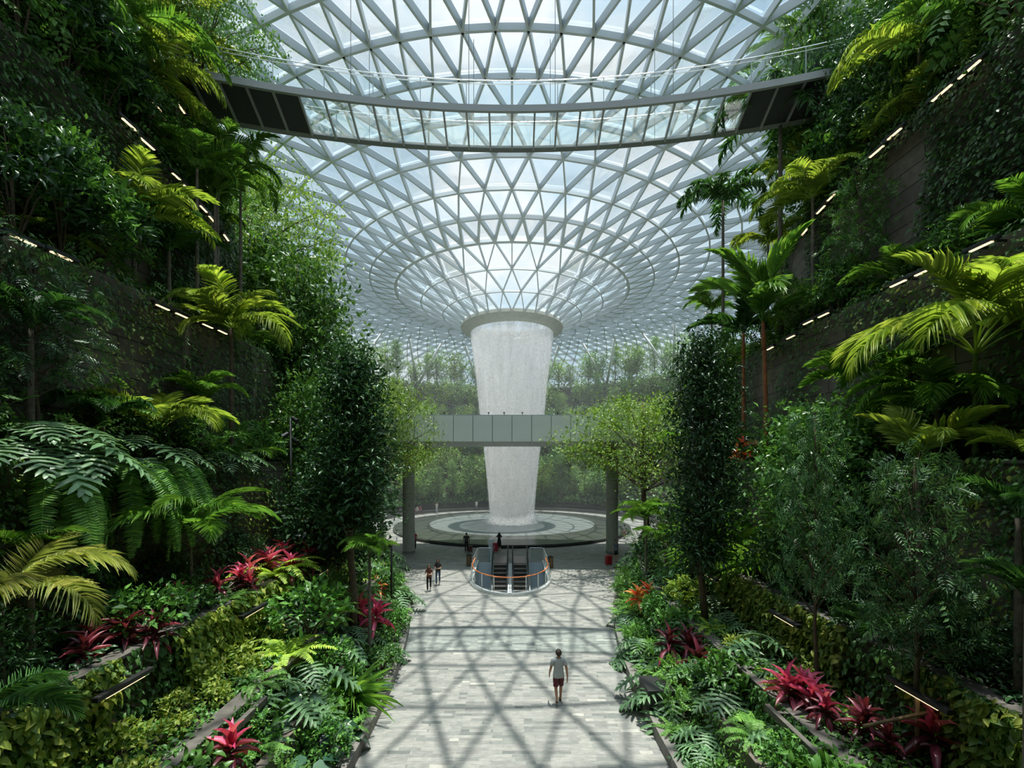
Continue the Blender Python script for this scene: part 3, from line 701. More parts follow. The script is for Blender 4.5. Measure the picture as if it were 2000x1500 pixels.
# guard rails on brackets at the front of the lowest terraces
def guard_rail(sg, k, d, ln, label):
    x = sg * (edge_x(k, d) - .42); t = empty('bracket_rail', (x, d, LZ[k] + .14)); tag(t, label, 'rail')
    bevel(G().box((0, 0, 0), (.12, ln, .16)).build('rail', M['coping'], t), .008)
    for s in (-.36, .36): G().box((sg * .22, s * ln, -.02), (.42, .10, .07)).build('bracket', M['coping'], t)
guard_rail(-1, 2, 10.1, 1.5, 'dark bracket rail on the left lowest terrace nearest the viewer')
guard_rail(-1, 2, 7.6, 1.5, 'dark bracket rail at the bottom edge of the left lowest terrace')
guard_rail(1, 2, 9.6, 1.8, 'dark bracket rail at the front of the right lowest terrace')
# ------------------------------------------------------------------ plant shapes
def norm(v): return v / (np.linalg.norm(v, axis=-1, keepdims=True) + 1e-12)
def frames(f, n, ls, ws):
    """m matrices whose columns are side*ws, forward*ls, normal*ls"""
    f = norm(f); sd = norm(np.cross(f, n)); u = np.cross(sd, f)
    ls = np.broadcast_to(ls, (len(f),)); ws = np.broadcast_to(ws, (len(f),))
    return np.stack([sd * ws[:, None], f * ls[:, None], u * ls[:, None]], -1)
def strip(stations, fold=0.0):
    """leaf blade along +Y: stations (y, halfwidth, z)"""
    V, Q, T = [], [], []
    for y, w, z in stations[:-1]: V += [(-w, y, z + fold * w), (0, y, z), (w, y, z + fold * w)]
    V.append((0, stations[-1][0], stations[-1][2])); n = len(stations) - 1
    for i in range(n - 1):
        a, b = 3 * i, 3 * i + 3
        Q += [[a, a + 1, b + 1, b], [a + 1, a + 2, b + 2, b + 1]]
    a = 3 * (n - 1); T += [[a, a + 1, 3 * n], [a + 1, a + 2, 3 * n]]
    return np.array(V, float), np.array(Q, int).reshape(-1, 4), np.array(T, int).reshape(-1, 3)
LEAF4 = (np.array([(0, 0, 0), (-.5, .45, .05), (0, .5, -.03), (.5, .45, .05), (0, 1, -.12)], float), np.zeros((0, 4), int), np.array([[0, 2, 1], [0, 3, 2], [1, 2, 4], [2, 3, 4]]))
LEAF8 = strip([(0, .02, 0), (.22, .36, .05), (.5, .5, .04), (.78, .32, -.06), (1.0, 0, -.2)], .25)
LANCE = strip([(0, .18, 0), (.3, .5, .08), (.65, .42, .0), (1, 0, -.22)], .3)
def pinnate(n, w, taper=True, droop=.25, lw=.5):
    """a compound leaf of 2n leaflets along +Y, length 1"""
    g = G(); ys = np.linspace(.22, .95, n)
    for s in (-1, 1):
        f = np.stack([s * np.full(n, .85), np.full(n, .52), np.full(n, -.12)], 1)
        l = w * (np.sin(np.pi * (.18 + .74 * (ys - .1))) if taper else np.ones(n))
        P = np.stack([np.zeros(n), ys, -droop * ys ** 2], 1)
        g.scatter(LEAF4, frames(f, np.tile([0, 0, 1.0], (n, 1)), l, l * lw), P)
    g.scatter(LEAF4, frames(np.array([[0, 1.0, -.3]]), np.array([[0, 0, 1.0]]), w * .8, w * lw * .8), np.array([[0, .95, -droop * .9]]))
    return g.arrays()
SPRAY = pinnate(5, .34); SPRAY_N = pinnate(5, .46, True, .3, .27)
def rachis(L, p0, p1, n=14, pw=1.0):
    t = np.linspace(0, 1, n); ang = np.radians(p0 + (p1 - p0) * t ** pw)
    ds = L / (n - 1); y = np.concatenate([[0], np.cumsum(np.cos(ang[:-1]) * ds)]); z = np.concatenate([[0], np.cumsum(np.sin(ang[:-1]) * ds)])
    return np.stack([np.zeros(n), y, z], 1)
def frond_mesh(name, L, p0, p1, nl, ll, lw, r, vee=.35, droop=.3, petiole=.14, sweep=.55, pw=1.2, jit=.06, ribr=.012):
    """feather frond: arching rib with leaflets on both sides"""
    R_ = rachis(L, p0, p1, 18, pw); tt = np.linspace(0, 1, 18)
    g = G(); g.tube(R_, ribr * (1.25 - tt), 5, False)
    blade = strip([(0, .3, 0), (.25, .5, .02 - droop * .06), (.6, .40, -droop * .36), (1.0, 0, -droop)], .35)
    ts = np.linspace(petiole, .985, nl)
    for s in (-1, 1):
        t = np.clip(ts + r.normal(0, .3 / nl, nl), petiole, 1)
        P = np.stack([np.interp(t, tt, R_[:, q]) for q in range(3)], 1)
        tg = norm(np.stack([np.interp(t, tt, np.gradient(R_[:, q])) for q in range(3)], 1))
        up = norm(np.cross(np.tile([1.0, 0, 0], (nl, 1)), tg))
        u = (t - petiole) / (1 - petiole)
        sw = sweep + .9 * u ** 2.2
        f = s * np.array([1.0, 0, 0])[None] * np.cos(sw)[:, None] + tg * np.sin(sw)[:, None] + up * (vee + r.normal(0, jit, nl))[:, None]
        f += r.normal(0, jit, (nl, 3))
        l = ll * (.42 + .58 * np.sin(np.pi * np.clip(.12 + .80 * u, 0, 1)) ** .8) * (1 - .35 * u ** 3)
        g.scatter(blade, frames(f, up, l, lw * (1 - .4 * u ** 2)), P)
    return g.mesh(name, True)
def dirs_on_dome(n, r, lo=-.2, hi=1.0):
    z = lo + (hi - lo) * r.random(n); a = r.random(n) * 2 * np.pi; q = np.sqrt(np.clip(1 - z * z, 0, 1))
    return np.stack([q * np.cos(a), q * np.sin(a), z], 1)
def leaf_cloud(cent, outd, per, leaf, size, r, spread=.16, up=.35, aspect=.45, sv=.3):
    """per leaves round each twig end"""
    m = len(cent) * per; C = np.repeat(cent, per, 0); O = np.repeat(outd, per, 0)
    f = norm(O * .8 + r.normal(0, .75, (m, 3)) + np.array([0, 0, -.12])); nrm = norm(np.tile([0, 0, 1.0], (m, 1)) * up + O * .45 + r.normal(0, .45, (m, 3)))
    s = size * (1 + sv * r.normal(0, 1, m)).clip(.45, 1.7)
    P = C + r.normal(0, spread, (m, 3))
    return leaf, frames(f, nrm, s, s * aspect), P
def shrub_meshes(name, w, h, nt, per, size, leaf, aspect, r, spread=None, flat=1.0):
    d = dirs_on_dome(nt, r, -.35); rad = .62 + .42 * r.random(nt) ** .6
    c = d * rad[:, None] * np.array([w / 2, w / 2, h * .5]) + np.array([0, 0, h * .52])
    c[:, 2] = np.maximum(c[:, 2], .05)
    g = G().scatter(*leaf_cloud(c, norm(d + [0, 0, .35]), per, leaf, size, r, spread or size * .55, .5, aspect))
    s = G()
    for i in r.choice(nt, min(nt, 9), False):
        e = c[i]; s.tube([(0, 0, 0), e * np.array([.35, .35, .55]), e], [.022, .014, .006], 5, False)
    return g.mesh(name + ' leaves', True), s.mesh(name + ' stems', True)
def tree_meshes(name, H, trunk_r, crown, nb, per, size, leaf, aspect, r, branch_up=.5, twigs=6, spread=.28, lean=0.0, fork=.0, z0=None, umin=.35, flat=1.0):
    """crown(t) -> radius of the crown at height share t; branches leave the trunk from z0 up"""
    z0 = .3 if z0 is None else z0
    k = 9; tz = np.linspace(0, 1, k); wob = np.cumsum(r.normal(0, .02, (k, 2)), 0) * H * .3; wob[0] = 0
    trunk = np.c_[wob[:, 0] + lean * tz ** 1.5, wob[:, 1], tz * H * .97]
    s = G().tube(trunk, trunk_r * (1.1 - .85 * tz), 9)
    cc, oo = [], []
    for i in range(nb):
        t = z0 + (1 - z0) * ((i + r.random()) / nb)
        a = i * 2.399 + r.normal(0, .3); R_ = crown(t) * (.75 + .35 * r.random())
        b0t = max(.02, t - fork * (t - z0 * .8) - .06 - branch_up * R_ / H * .4)
        b0 = np.array([np.interp(b0t, tz, trunk[:, q]) for q in range(3)])
        e = np.array([np.interp(t, tz, trunk[:, 0]) + R_ * math.cos(a), np.interp(t, tz, trunk[:, 1]) + R_ * math.sin(a), t * H])
        m = b0 * .45 + e * .55 + np.array([0, 0, (e[2] - b0[2]) * .14])
        s.tube([b0, m, e], [trunk_r * .36 * (1.1 - b0t) + .006, trunk_r * .2 * (1.1 - b0t) + .005, .005], 5, False)
        for q in range(twigs):
            u = umin + (1.03 - umin) * r.random(); p = (b0 * (1 - u) + e * u) if u < .55 else (m * (1 - (u - .55) / .45) + e * ((u - .55) / .45))
            p = p + r.normal(0, spread * .8, 3) * np.array([1, 1, .6])
            cc.append(p); oo.append(norm(np.array([math.cos(a), math.sin(a), .15]) + r.normal(0, .5, 3)))
    lf, R__, P__ = leaf_cloud(np.array(cc), np.array(oo), per, leaf, size, r, spread, .6, aspect)
    c0 = np.repeat(np.array(cc), per, 0); P__[:, 2] = c0[:, 2] + (P__[:, 2] - c0[:, 2]) * flat
    g = G().scatter(lf, R__, P__)
    return g.mesh(name + ' leaves', True), s.mesh(name + ' branches', True)
def rosette(n, leaf, L, W, el0, el1, r, base_h=.0, bent=0.0):
    """n blades round a stem, elevation from el0 (inner) to el1 (outer) degrees"""
    u = (np.arange(n) + .5) / n; az = np.arange(n) * 2.399 + r.normal(0, .2, n); el = np.radians(el0 + (el1 - el0) * u + r.normal(0, 6, n))
    f = np.stack([np.cos(az) * np.cos(el), np.sin(az) * np.cos(el), np.sin(el)], 1)
    nr = np.stack([-np.cos(az) * np.sin(el), -np.sin(az) * np.sin(el), np.cos(el)], 1)
    l = L * (.75 + .35 * r.random(n))
    return leaf, frames(f, nr, l, W * (.85 + .3 * r.random(n))), np.stack([np.zeros(n), np.zeros(n), base_h * (1 - u)], 1)
BLADE = strip([(0, .16, 0), (.2, .42, .02), (.5, .5, -.02), (.8, .32, -.16), (1, 0, -.34)], .3)
STRAP = strip([(0, .45, 0), (.3, .5, .03), (.6, .42, -.10), (.85, .25, -.34), (1, 0, -.55)], .3)
HEART = strip([(-.12, .22, .0), (.1, .5, .02), (.4, .46, .0), (.75, .22, -.10), (1, 0, -.24)], .25)
def lobed(n=7):
    """a deeply cut philodendron blade"""
    g = G(); ys = np.linspace(-.05, .86, n)
    lobe = strip([(0, .34, 0), (.35, .5, .02), (.75, .42, -.05), (1, 0, -.14)], .12)
    for s in (-1, 1):
        ang = np.linspace(-.35, 1.05, n); l = .50 * np.sin(np.pi * (.28 + .62 * np.linspace(0, 1, n))) + .06
        f = np.stack([s * np.cos(ang), np.sin(ang), np.full(n, -.05)], 1)
        g.scatter(lobe, frames(f, np.tile([0, 0, 1.0], (n, 1)), l, np.full(n, .105)), np.stack([np.zeros(n), ys, -.22 * ys ** 2], 1))
    g.scatter(lobe, frames(np.array([[0, 1.0, -.35]]), np.array([[0, 0, 1.0]]), .3, np.array([.12])), np.array([[0, .86, -.16]]))
    g.add([(-.12, -.05, .0), (0, -.1, 0), (.12, -.05, 0), (-.15, .4, -.03), (0, .4, -.035), (.15, .4, -.03), (-.08, .86, -.16), (0, .95, -.2), (.08, .86, -.16)], [[0, 1, 4, 3], [1, 2, 5, 4], [3, 4, 7, 6], [4, 5, 8, 7]])
    return g.arrays()
LOBED = lobed()
def petiole_rosette(leaf, n, Lp, Lb, Wb, r, el0=75, el1=15, droop=.55):
    g, s = G(), G()
    for i in range(n):
        u = (i + .5) / n; az = i * 2.399 + r.normal(0, .25); el = math.radians(el0 + (el1 - el0) * u + r.normal(0, 6)); lp = Lp * (.7 + .5 * r.random())
        d = np.array([math.cos(az) * math.cos(el), math.sin(az) * math.cos(el), math.sin(el)]); e = d * lp; mid = d * lp * .55 + np.array([0, 0, .06 * lp])
        s.tube([(0, 0, 0), mid, e], [.016, .012, .008], 5, False)
        f = norm(np.array([math.cos(az), math.sin(az), -droop * (.4 + u)])); lb = Lb * (.75 + .4 * r.random())
        nr = np.array([math.cos(az) * .3, math.sin(az) * .3, 1.0])
        g.scatter(leaf, frames(f[None], nr[None], lb, np.array([Wb * lb / Lb])), e[None])
    return g, s
def fern_mesh(name, n, L, p0, p1, r, ll=.13, nl=22):
    g = G(); bl = strip([(0, .4, 0), (.5, .5, 0), (1, 0, -.08)], .2)
    for i in range(n):
        az = i * 2.399 + r.normal(0, .2); u = (i + .5) / n; Lf = L * (.75 + .4 * r.random())
        Rr = rachis(Lf, p0 - 22 * u + r.normal(0, 6), p1 + r.normal(0, 8), 9, .9 if p1 > -80 else .38)
        tt = np.linspace(0, 1, 9); t = np.linspace(.08, .98, nl); P = np.stack([np.interp(t, tt, Rr[:, q]) for q in range(3)], 1)
        tg = norm(np.stack([np.interp(t, tt, np.gradient(Rr[:, q])) for q in range(3)], 1)); up = norm(np.cross(np.tile([1.0, 0, 0], (nl, 1)), tg))
        gg = G()
        for s in (-1, 1):
            f = s * np.array([[1.0, 0, 0]]) + tg * .3 - up * .08 + r.normal(0, .07, (nl, 3)); l = ll * Lf * (.25 + .9 * np.sin(np.pi * np.clip(.1 + .86 * t, 0, 1)) ** .7) * (1 - .5 * t)
            gg.scatter(bl, frames(f, up, l * 1.25, Lf / nl * .82), P)
        gg.tube(Rr, .006, 4, False)
        V, Q, T = gg.arrays(); c, s_ = math.cos(az - math.pi / 2), math.sin(az - math.pi / 2)
        g.add(V @ np.array([[c, s_, 0], [-s_, c, 0], [0, 0, 1]]), Q, T)
    return g.mesh(name, True)

r_ = np.random.default_rng(11)
FROND = {
 'feather': [frond_mesh('feather frond', 2.5, 62, -38, 40, .62, .029, r_, .30, .35), frond_mesh('feather frond', 2.5, 70, -60, 40, .60, .029, r_, .22, .5), frond_mesh('feather frond', 2.4, 55, -20, 38, .62, .029, r_, .35, .3)],
 'areca':   [frond_mesh('areca frond', 2.2, 76, -25, 40, .60, .030, r_, .45, .35, .28), frond_mesh('areca frond', 2.2, 80, -55, 40, .58, .030, r_, .35, .5, .28), frond_mesh('areca frond', 2.0, 68, 0, 38, .60, .030, r_, .5, .25, .25)],
 'broad':   [frond_mesh('broad frond', 2.6, 80, 20, 19, .85, .155, r_, .28, .22, .14, .75, 1.4, .04, .016), frond_mesh('broad frond', 2.5, 66, -30, 19, .80, .15, r_, .22, .35, .14, .75, 1.2, .04, .016)],
 'plume':   [frond_mesh('plume frond', 2.3, 58, -62, 40, .48, .075, r_, .5, .55, .1, .45, 1.1, .28), frond_mesh('plume frond', 2.3, 45, -80, 40, .46, .075, r_, .45, .6, .1, .45, 1.1, .28)],
}
SH = {}
def reg(kind, nvar, fn): SH[kind] = [fn(i) for i in range(nvar)]
rr_ = np.random.default_rng(23)
reg('small_shrub', 3, lambda i: shrub_meshes('leafy shrub', 1.2, 1.0, 70, 9, .13, LEAF4, .5, rr_))
reg('big_leaf_shrub', 2, lambda i: shrub_meshes('broad leaved shrub', 1.3, 1.1, 46, 6, .24, LEAF8, .48, rr_))
reg('spray_shrub', 2, lambda i: shrub_meshes('feathery shrub', 1.6, 1.5, 44, 3, .42, SPRAY, 1.0, rr_))
reg('bushy', 2, lambda i: shrub_meshes('tall bush', 2.0, 2.2, 110, 10, .17, LANCE, .30, rr_))
reg('fern', 3, lambda i: (fern_mesh('arching fern fronds', 16, .85, 68, -35, rr_), None))
reg('hanging_fern', 2, lambda i: (fern_mesh('hanging fern fronds', 14, 1.5, 20, -98, rr_, .085, 44), None))
def two(g, s, nm): return (g.mesh(nm + ' leaves', True), s.mesh(nm + ' stalks', True))
reg('philodendron', 3, lambda i: two(*petiole_rosette(LOBED, 11, .65, .72, .78, rr_), 'cut leaf'))
reg('aroid', 2, lambda i: two(*petiole_rosette(HEART, 10, .55, .52, .42, rr_), 'broad leaf'))
reg('strap_grass', 2, lambda i: ((lambda g: g.scatter(*rosette(70, STRAP, 1.25, .045, 80, 15, rr_)).mesh('strap leaves', True))(G()), None))
def cordy(i):
    n = 3 if i < 2 else 1; gy, go, st = G(), G(), []
    for q in range(n):
        c = np.array([0, 0, 0.0]) if n == 1 else np.array([rr_.normal(0, .30), rr_.normal(0, .30), 0]); h = .25 + .55 * rr_.random()
        t, R_, P = rosette(7, BLADE, .64, .125, 86, 48, rr_, .12); gy.scatter(t, R_, P + c + [0, 0, h])
        t, R_, P = rosette(10, BLADE, .62, .125, 40, -35, rr_, .2); go.scatter(t, R_, P + c + [0, 0, h - .14])
        st.append(G().tube([c * [1, 1, 0], c + [0, 0, h]], [.022, .015], 6).mesh('cordyline cane', True))
    return gy.mesh('young strap leaves', True), go.mesh('old strap leaves', True), st
reg('cordyline', 3, cordy)
col_crown = lambda t: .95 * (.55 + .55 * math.sin(math.pi * min(1, max(0, (t - .25) / .78)) ** .8))
zc = (.40, .22)
reg('columnar_tree', 2, lambda i: tree_meshes('columnar tree', 11.0, .13, lambda t: 1.25 * (math.sin(math.pi * min(1, .12 + .86 * (t - zc[i]) / (1 - zc[i]))) ** .55), 84, 13, .19, LANCE, .36, rr_, .5, 8, .26, 0, 0, zc[i]))
reg('umbrella_tree', 3, lambda i: tree_meshes('spreading tree', 6.5, .13, lambda t: 3.6 * max(.06, 1 - ((t - .66) / .345) ** 2) ** .5, 40, 24, .115, LEAF4, .5, rr_, .35, 15, .30, 0, .30, .58, .45, .45))
reg('round_tree', 3, lambda i: tree_meshes('round tree', 5.0, .09, lambda t: 1.5 * math.sin(math.pi * min(1, .15 + .8 * (t - .35) / .65)) ** .6, 48, 20, .15, LEAF4, .5, rr_, .7, 10, .26, 0, .3, .36))
reg('tier_tree', 2, lambda i: tree_meshes('tiered tree', 6.5, .09, lambda t: (1.9 - 1.35 * t) * (.45 + .55 * (math.sin(t * 30) > -.2)), 34, 12, .16, LEAF4, .5, rr_, .15, 8, .2, 0, 0, .25))
reg('spray_tree', 2, lambda i: tree_meshes('long leaved tree', 7.0, .09, lambda t: 1.75 * math.sin(math.pi * min(1, .14 + .8 * (t - .28) / .72)) ** .6, 42, 3, .40, SPRAY_N, 1.0, rr_, .5, 6, .22, 0, .1, .40))
reg('far_tree', 5, lambda i: tree_meshes('valley tree', 6.0, .10, (lambda t: 1.8 * math.sin(math.pi * min(1, .1 + .85 * (t - .3) / .7)) ** .6) if i % 2 else (lambda t: 2.3 * max(.1, 1 - ((t - .78) / .35) ** 2) ** .5), 26, 9, .30, LEAF4, .55, rr_, .7, 6, .32, 0, .4, .3))

# ------------------------------------------------------------------ placing plants
REG = []      # (object, look, side, bed, depth, category, group)
ORD = ['first', 'second', 'third', 'fourth', 'fifth', 'sixth', 'seventh', 'eighth', 'ninth', 'tenth', 'eleventh', 'twelfth', 'thirteenth', 'fourteenth', 'fifteenth', 'sixteenth', 'seventeenth', 'eighteenth', 'nineteenth', 'twentieth']
def register(o, look, side, k, d, cat): REG.append((o, look, side, k, d, cat)); return o
def child(name, me, mat, parent, loc=(0, 0, 0), rot=None, sc=None):
    key = me.name
    if len(me.materials) == 0: me.materials.append(mat)
    o = bpy.data.objects.new(name, me); COL.objects.link(o); o.parent = parent; o.location = loc
    if me.materials[0] is not mat:
        o.material_slots[0].link = 'OBJECT'; o.material_slots[0].material = mat
    if rot is not None: o.rotation_euler = rot
    if sc is not None: o.scale = (sc, sc, sc) if np.isscalar(sc) else sc
    return o
PART = {'cordyline': ('young_leaves', 'old_leaves', 'canes')}
def plant(kind, name, loc, scale, mat, look, side, k, cat='plant', rz=None, var=None, stem='bark', mat2=None, zs=1.0):
    i = random.randrange(len(SH[kind])) if var is None else var % len(SH[kind])
    ms = SH[kind][i]
    e = empty(name, loc, random.uniform(0, 6.28) if rz is None else rz); e.scale = (scale, scale, scale * zs)
    if kind == 'cordyline':
        child('young_leaves', ms[0], LM[mat], e); child('old_leaves', ms[1], LM[mat2 or 'maroon'], e); [child('cane', c, M['bark_grey'], e) for c in ms[2]]
    else:
        child('crown' if cat == 'tree' else ('fronds' if 'fern' in kind else 'leaves'), ms[0], LM[mat], e)
        if ms[1] is not None: child('trunk' if cat == 'tree' else 'stems', ms[1], M[stem], e)
    register(e, look, side, k, loc[1], cat); return e
def palm(fk, loc, trunk_h, L, n, mat, look, side, k, tr=.07, stem='bark_grey', el=(0, 0), lean=(0, 0), mat_low=None, rz=None, name='palm', shaft=None):
    """palm: trunk, then every frond a part of its own; el tilts inner and outer fronds (degrees)"""
    e = empty(name, loc); r = random.Random(int(abs(loc[0] * 977 + loc[1] * 131 + loc[2] * 17)))
    top = Vector((lean[0], lean[1], trunk_h))
    if trunk_h > .25:
        tz = np.linspace(0, 1, 12); g = G(); rad = tr * (1.12 - .4 * tz) * (1 + .05 * (np.arange(12) % 2)); rad[0] *= 1.3
        g.tube(np.c_[lean[0] * tz ** 1.6, lean[1] * tz ** 1.6, tz * (trunk_h - .02)], rad, 9)
        g.build('trunk', M[stem], e, True)
        if shaft:
            a = top * .78; G().tube([(lean[0] * .72, lean[1] * .72, trunk_h * .80), top * .9 + Vector((0, 0, 0)), top], [tr * .95, tr * 1.05, tr * .6], 9).build('crownshaft', M[shaft], e, True)
    fm = FROND[fk]; a0 = r.uniform(0, 6.28) if rz is None else rz
    for i in range(n):
        u = (i + .5) / n; m = fm[min(len(fm) - 1, r.randrange(len(fm)))]
        tilt = math.radians(el[0] + (el[1] - el[0]) * u + r.uniform(-7, 7))
        az = a0 + i * 2.399 + r.uniform(-.2, .2); sc = L / 2.5 * r.uniform(.86, 1.08)
        rot = (Matrix.Rotation(az, 4, 'Z') @ Matrix.Rotation(tilt, 4, 'X') @ Matrix.Rotation(r.uniform(-.35, .35), 4, 'Y')).to_euler()
        f = child('frond', m, LM[mat_low if (mat_low and u > .72) else mat], e, top + Vector((0, 0, -.06 * u)), rot, sc)
    register(e, look, side, k, loc[1], 'palm'); return e

def bedpos(side, k, px, t=.5):
    sg = -1 if side == 'left' else 1; d = 15.0
    for _ in range(40): d = .5 * d + .5 * min(31.5, max(3.0, F * bed_x(k, d, t) / max(8.0, abs(px - CX))))
    return Vector((sg * bed_x(k, d, t), d, LZ[k] - .02)), d
def ztop(py, d): return CAMZ + (HY - py) / F * d
def P_palm(fk, side, k, px, py, Lpx, mat, look, n=12, t=.3, **kw):
    """crown centre at row py, fronds about Lpx pixels long"""
    p, d = bedpos(side, k, px, t); h = max(.15, ztop(py, d) - p.z)
    return palm(fk, p, h, max(.5, 1.15 * Lpx * d / F), n, mat, look, side, k, **kw)
def P_tree(kind, side, k, px, py_top, mat, look, base_h, t=.5, wide=1.0, **kw):
    p, d = bedpos(side, k, px, t); h = max(.5, ztop(py_top, d) - p.z); s = h / base_h
    e = plant(kind, kw.pop('name', 'tree'), p, s, mat, look, side, k, 'tree', **kw); e.scale = (s * wide, s * wide, s); return e
def P_plant(kind, name, side, k, px, hpx, base_h, mat, look, t=.5, **kw):
    p, d = bedpos(side, k, px, t); return plant(kind, name, p, hpx * d / F / base_h, mat, look, side, k, **kw)

KEEP = {'cordyline', 'philodendron', 'hanging_fern', 'strap_grass', 'arum'}
# --- left garden, the plants one can name in the photograph
a = P_palm
a('feather', 'left', 6, 232, 45, 165, 'palm', 'big bright green palm with long arching fronds', 13, el=(10, -35))
a('feather', 'left', 6, 290, 150, 130, 'palm_lime', 'lime palm with fronds hanging beside the light bars', 12, el=(0, -45))
a('feather', 'left', 6, 150, 40, 150, 'palm', 'green palm arching at the top edge', 12, el=(5, -30))
a('feather', 'left', 5, 470, 330, 90, 'palm', 'palm with pale drooping fronds before the layered tree', 12, el=(0, -45))
a('areca', 'left', 5, 385, 330, 100, 'palm', 'green palm crowding the light bars', 12, el=(0, -40))
a('feather', 'left', 6, 345, 75, 130, 'palm_lime', 'lime palm leaning over the dark end of the canopy bridge', 11, el=(5, -40))
a('areca', 'left', 6, 190, 190, 120, 'palm', 'dense feathery palm', 12)
a('feather', 'left', 5, 425, 300, 75, 'palm', 'small palm with pale drooping fronds', 11)
a('feather', 'left', 5, 262, 425, 145, 'palm_lime', 'broad crowned lime palm with sunlit fronds', 14, el=(12, -30))
a('feather', 'left', 5, 330, 490, 110, 'palm_dark', 'dark green palm under the lime palm', 12)
a('areca', 'left', 5, 420, 390, 95, 'palm', 'leafy green palm with hanging fronds', 12)
a('feather', 'left', 4, 452, 640, 130, 'palm_lime', 'bright lime palm on a slim straight trunk', 15, el=(14, -38), tr=.085, stem='bark')
a('areca', 'left', 4, 305, 850, 150, 'palm_lime', 'wide clump of lime palm fronds spilling over the wall', 16, el=(0, -20))
a('feather', 'left', 4, 395, 790, 85, 'palm', 'green fan of upright palm fronds', 11, el=(25, 0))
a('broad', 'left', 4, 612, 690, 95, 'palm', 'upright broad leaved palm against the glass roof', 8, el=(8, -15), tr=.06)
a('areca', 'left', 4, 200, 830, 110, 'palm_dark', 'dark arching palm beside the bare stone wall', 9)
a('feather', 'left', 3, 373, 1045, 150, 'palm', 'young green palm with a pale slim trunk', 10, el=(15, -25), tr=.05)
a('areca', 'left', 3, 0, 1190, 230, 'palm_yell', 'large yellowing palm frond clump at the left edge', 9, el=(0, -35), t=.3)
a('areca', 'left', 3, 60, 1090, 110, 'palm', 'green palm fronds behind the yellowing palm', 9, t=.6)
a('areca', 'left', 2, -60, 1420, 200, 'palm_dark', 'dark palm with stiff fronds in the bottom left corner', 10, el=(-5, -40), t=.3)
a('feather', 'left', 0, 722, 1078, 62, 'palm', 'small palm beside the left bridge column', 11, el=(18, -25), tr=.06, t=.7)
a('feather', 'left', 2, 640, 1030, 60, 'palm_lime', 'small lime palm above the shaded bed', 10, t=.7)
a('feather', 'left', 5, 505, 560, 60, 'palm', 'green palm half hidden by the spreading tree', 10)
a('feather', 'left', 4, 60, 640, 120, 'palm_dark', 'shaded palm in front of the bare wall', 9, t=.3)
# --- right garden palms
a('plume', 'right', 4, 1412, 392, 100, 'palm_dark', 'tall slender foxtail palm silhouetted against the glass roof', 10, el=(15, -20), tr=.10, stem='bark_grey', t=.6)
a('plume', 'right', 5, 1524, 240, 140, 'palm_dark', 'dark shaggy palm in front of the canopy bridge end', 14, el=(25, -20), tr=.12)
a('feather', 'right', 5, 1490, 160, 90, 'palm', 'upright green palm above the canopy bridge end', 11, el=(20, -10), t=.7)
a('feather', 'right', 6, 1575, 70, 95, 'palm', 'green palm at the top edge of the view', 11)
a('feather', 'right', 6, 1795, 95, 150, 'palm_lime', 'large sunlit lime palm near the top right', 15, el=(12, -35))
a('feather', 'right', 6, 1890, 60, 140, 'palm', 'green palm at the upper right', 12)
a('broad', 'right', 6, 1576, 350, 95, 'palm_lime', 'sunlit palm with upright ribbed fronds', 9, el=(10, -25))
a('feather', 'right', 5, 1587, 385, 110, 'palm_lime', 'yellow green palm on a thin pale trunk', 13, el=(10, -35), tr=.07)
a('feather', 'right', 5, 1500, 480, 80, 'palm_lime', 'short lime palm beside the slender palm', 11)
a('broad', 'right', 4, 1497, 628, 150, 'palm', 'orange trunked palm with big upright ribbed fronds', 8, el=(6, -30), tr=.10, stem='bark_orange', lean=(-.15, 0), shaft='bark_orange')
a('broad', 'right', 4, 1452, 650, 95, 'palm_dark', 'second orange trunked palm with darker fronds', 8, el=(0, -45), tr=.085, stem='bark_orange', t=.35, shaft='bark_orange')
a('areca', 'right', 4, 1905, 690, 270, 'palm_lime', 'huge yellow green palm arching across the right edge', 15, el=(4, -30), tr=.06, stem='stem_green')
a('areca', 'right', 4, 1712, 740, 130, 'palm', 'green palm clump with curled drooping fronds', 14, el=(-4, -40))
a('areca', 'right', 4, 1830, 790, 150, 'palm', 'drooping green palm below the huge palm', 13, el=(-10, -45))
a('broad', 'right', 3, 1795, 900, 120, 'palm_lime', 'short palm with one broad pleated frond upright', 6, el=(8, -20), t=.8)
a('areca', 'right', 3, 1990, 1010, 130, 'palm_dark', 'shaded palm fronds at the right edge', 9)
a('areca', 'right', 2, 2010, 1180, 120, 'palm_dark', 'dark palm low at the right edge', 9)
a('feather', 'right', 1, 1262, 1015, 72, 'palm', 'small bright palm beside the right bridge column', 11, el=(15, -20), tr=.06)
a('feather', 'right', 2, 1300, 1060, 60, 'palm', 'low palm among the right shrubs', 10)
a('feather', 'right', 4, 1390, 610, 65, 'palm', 'green palm behind the columnar tree', 10)
a('feather', 'right', 3, 1340, 870, 60, 'palm', 'small light palm beside the umbrella tree', 10, t=.3)
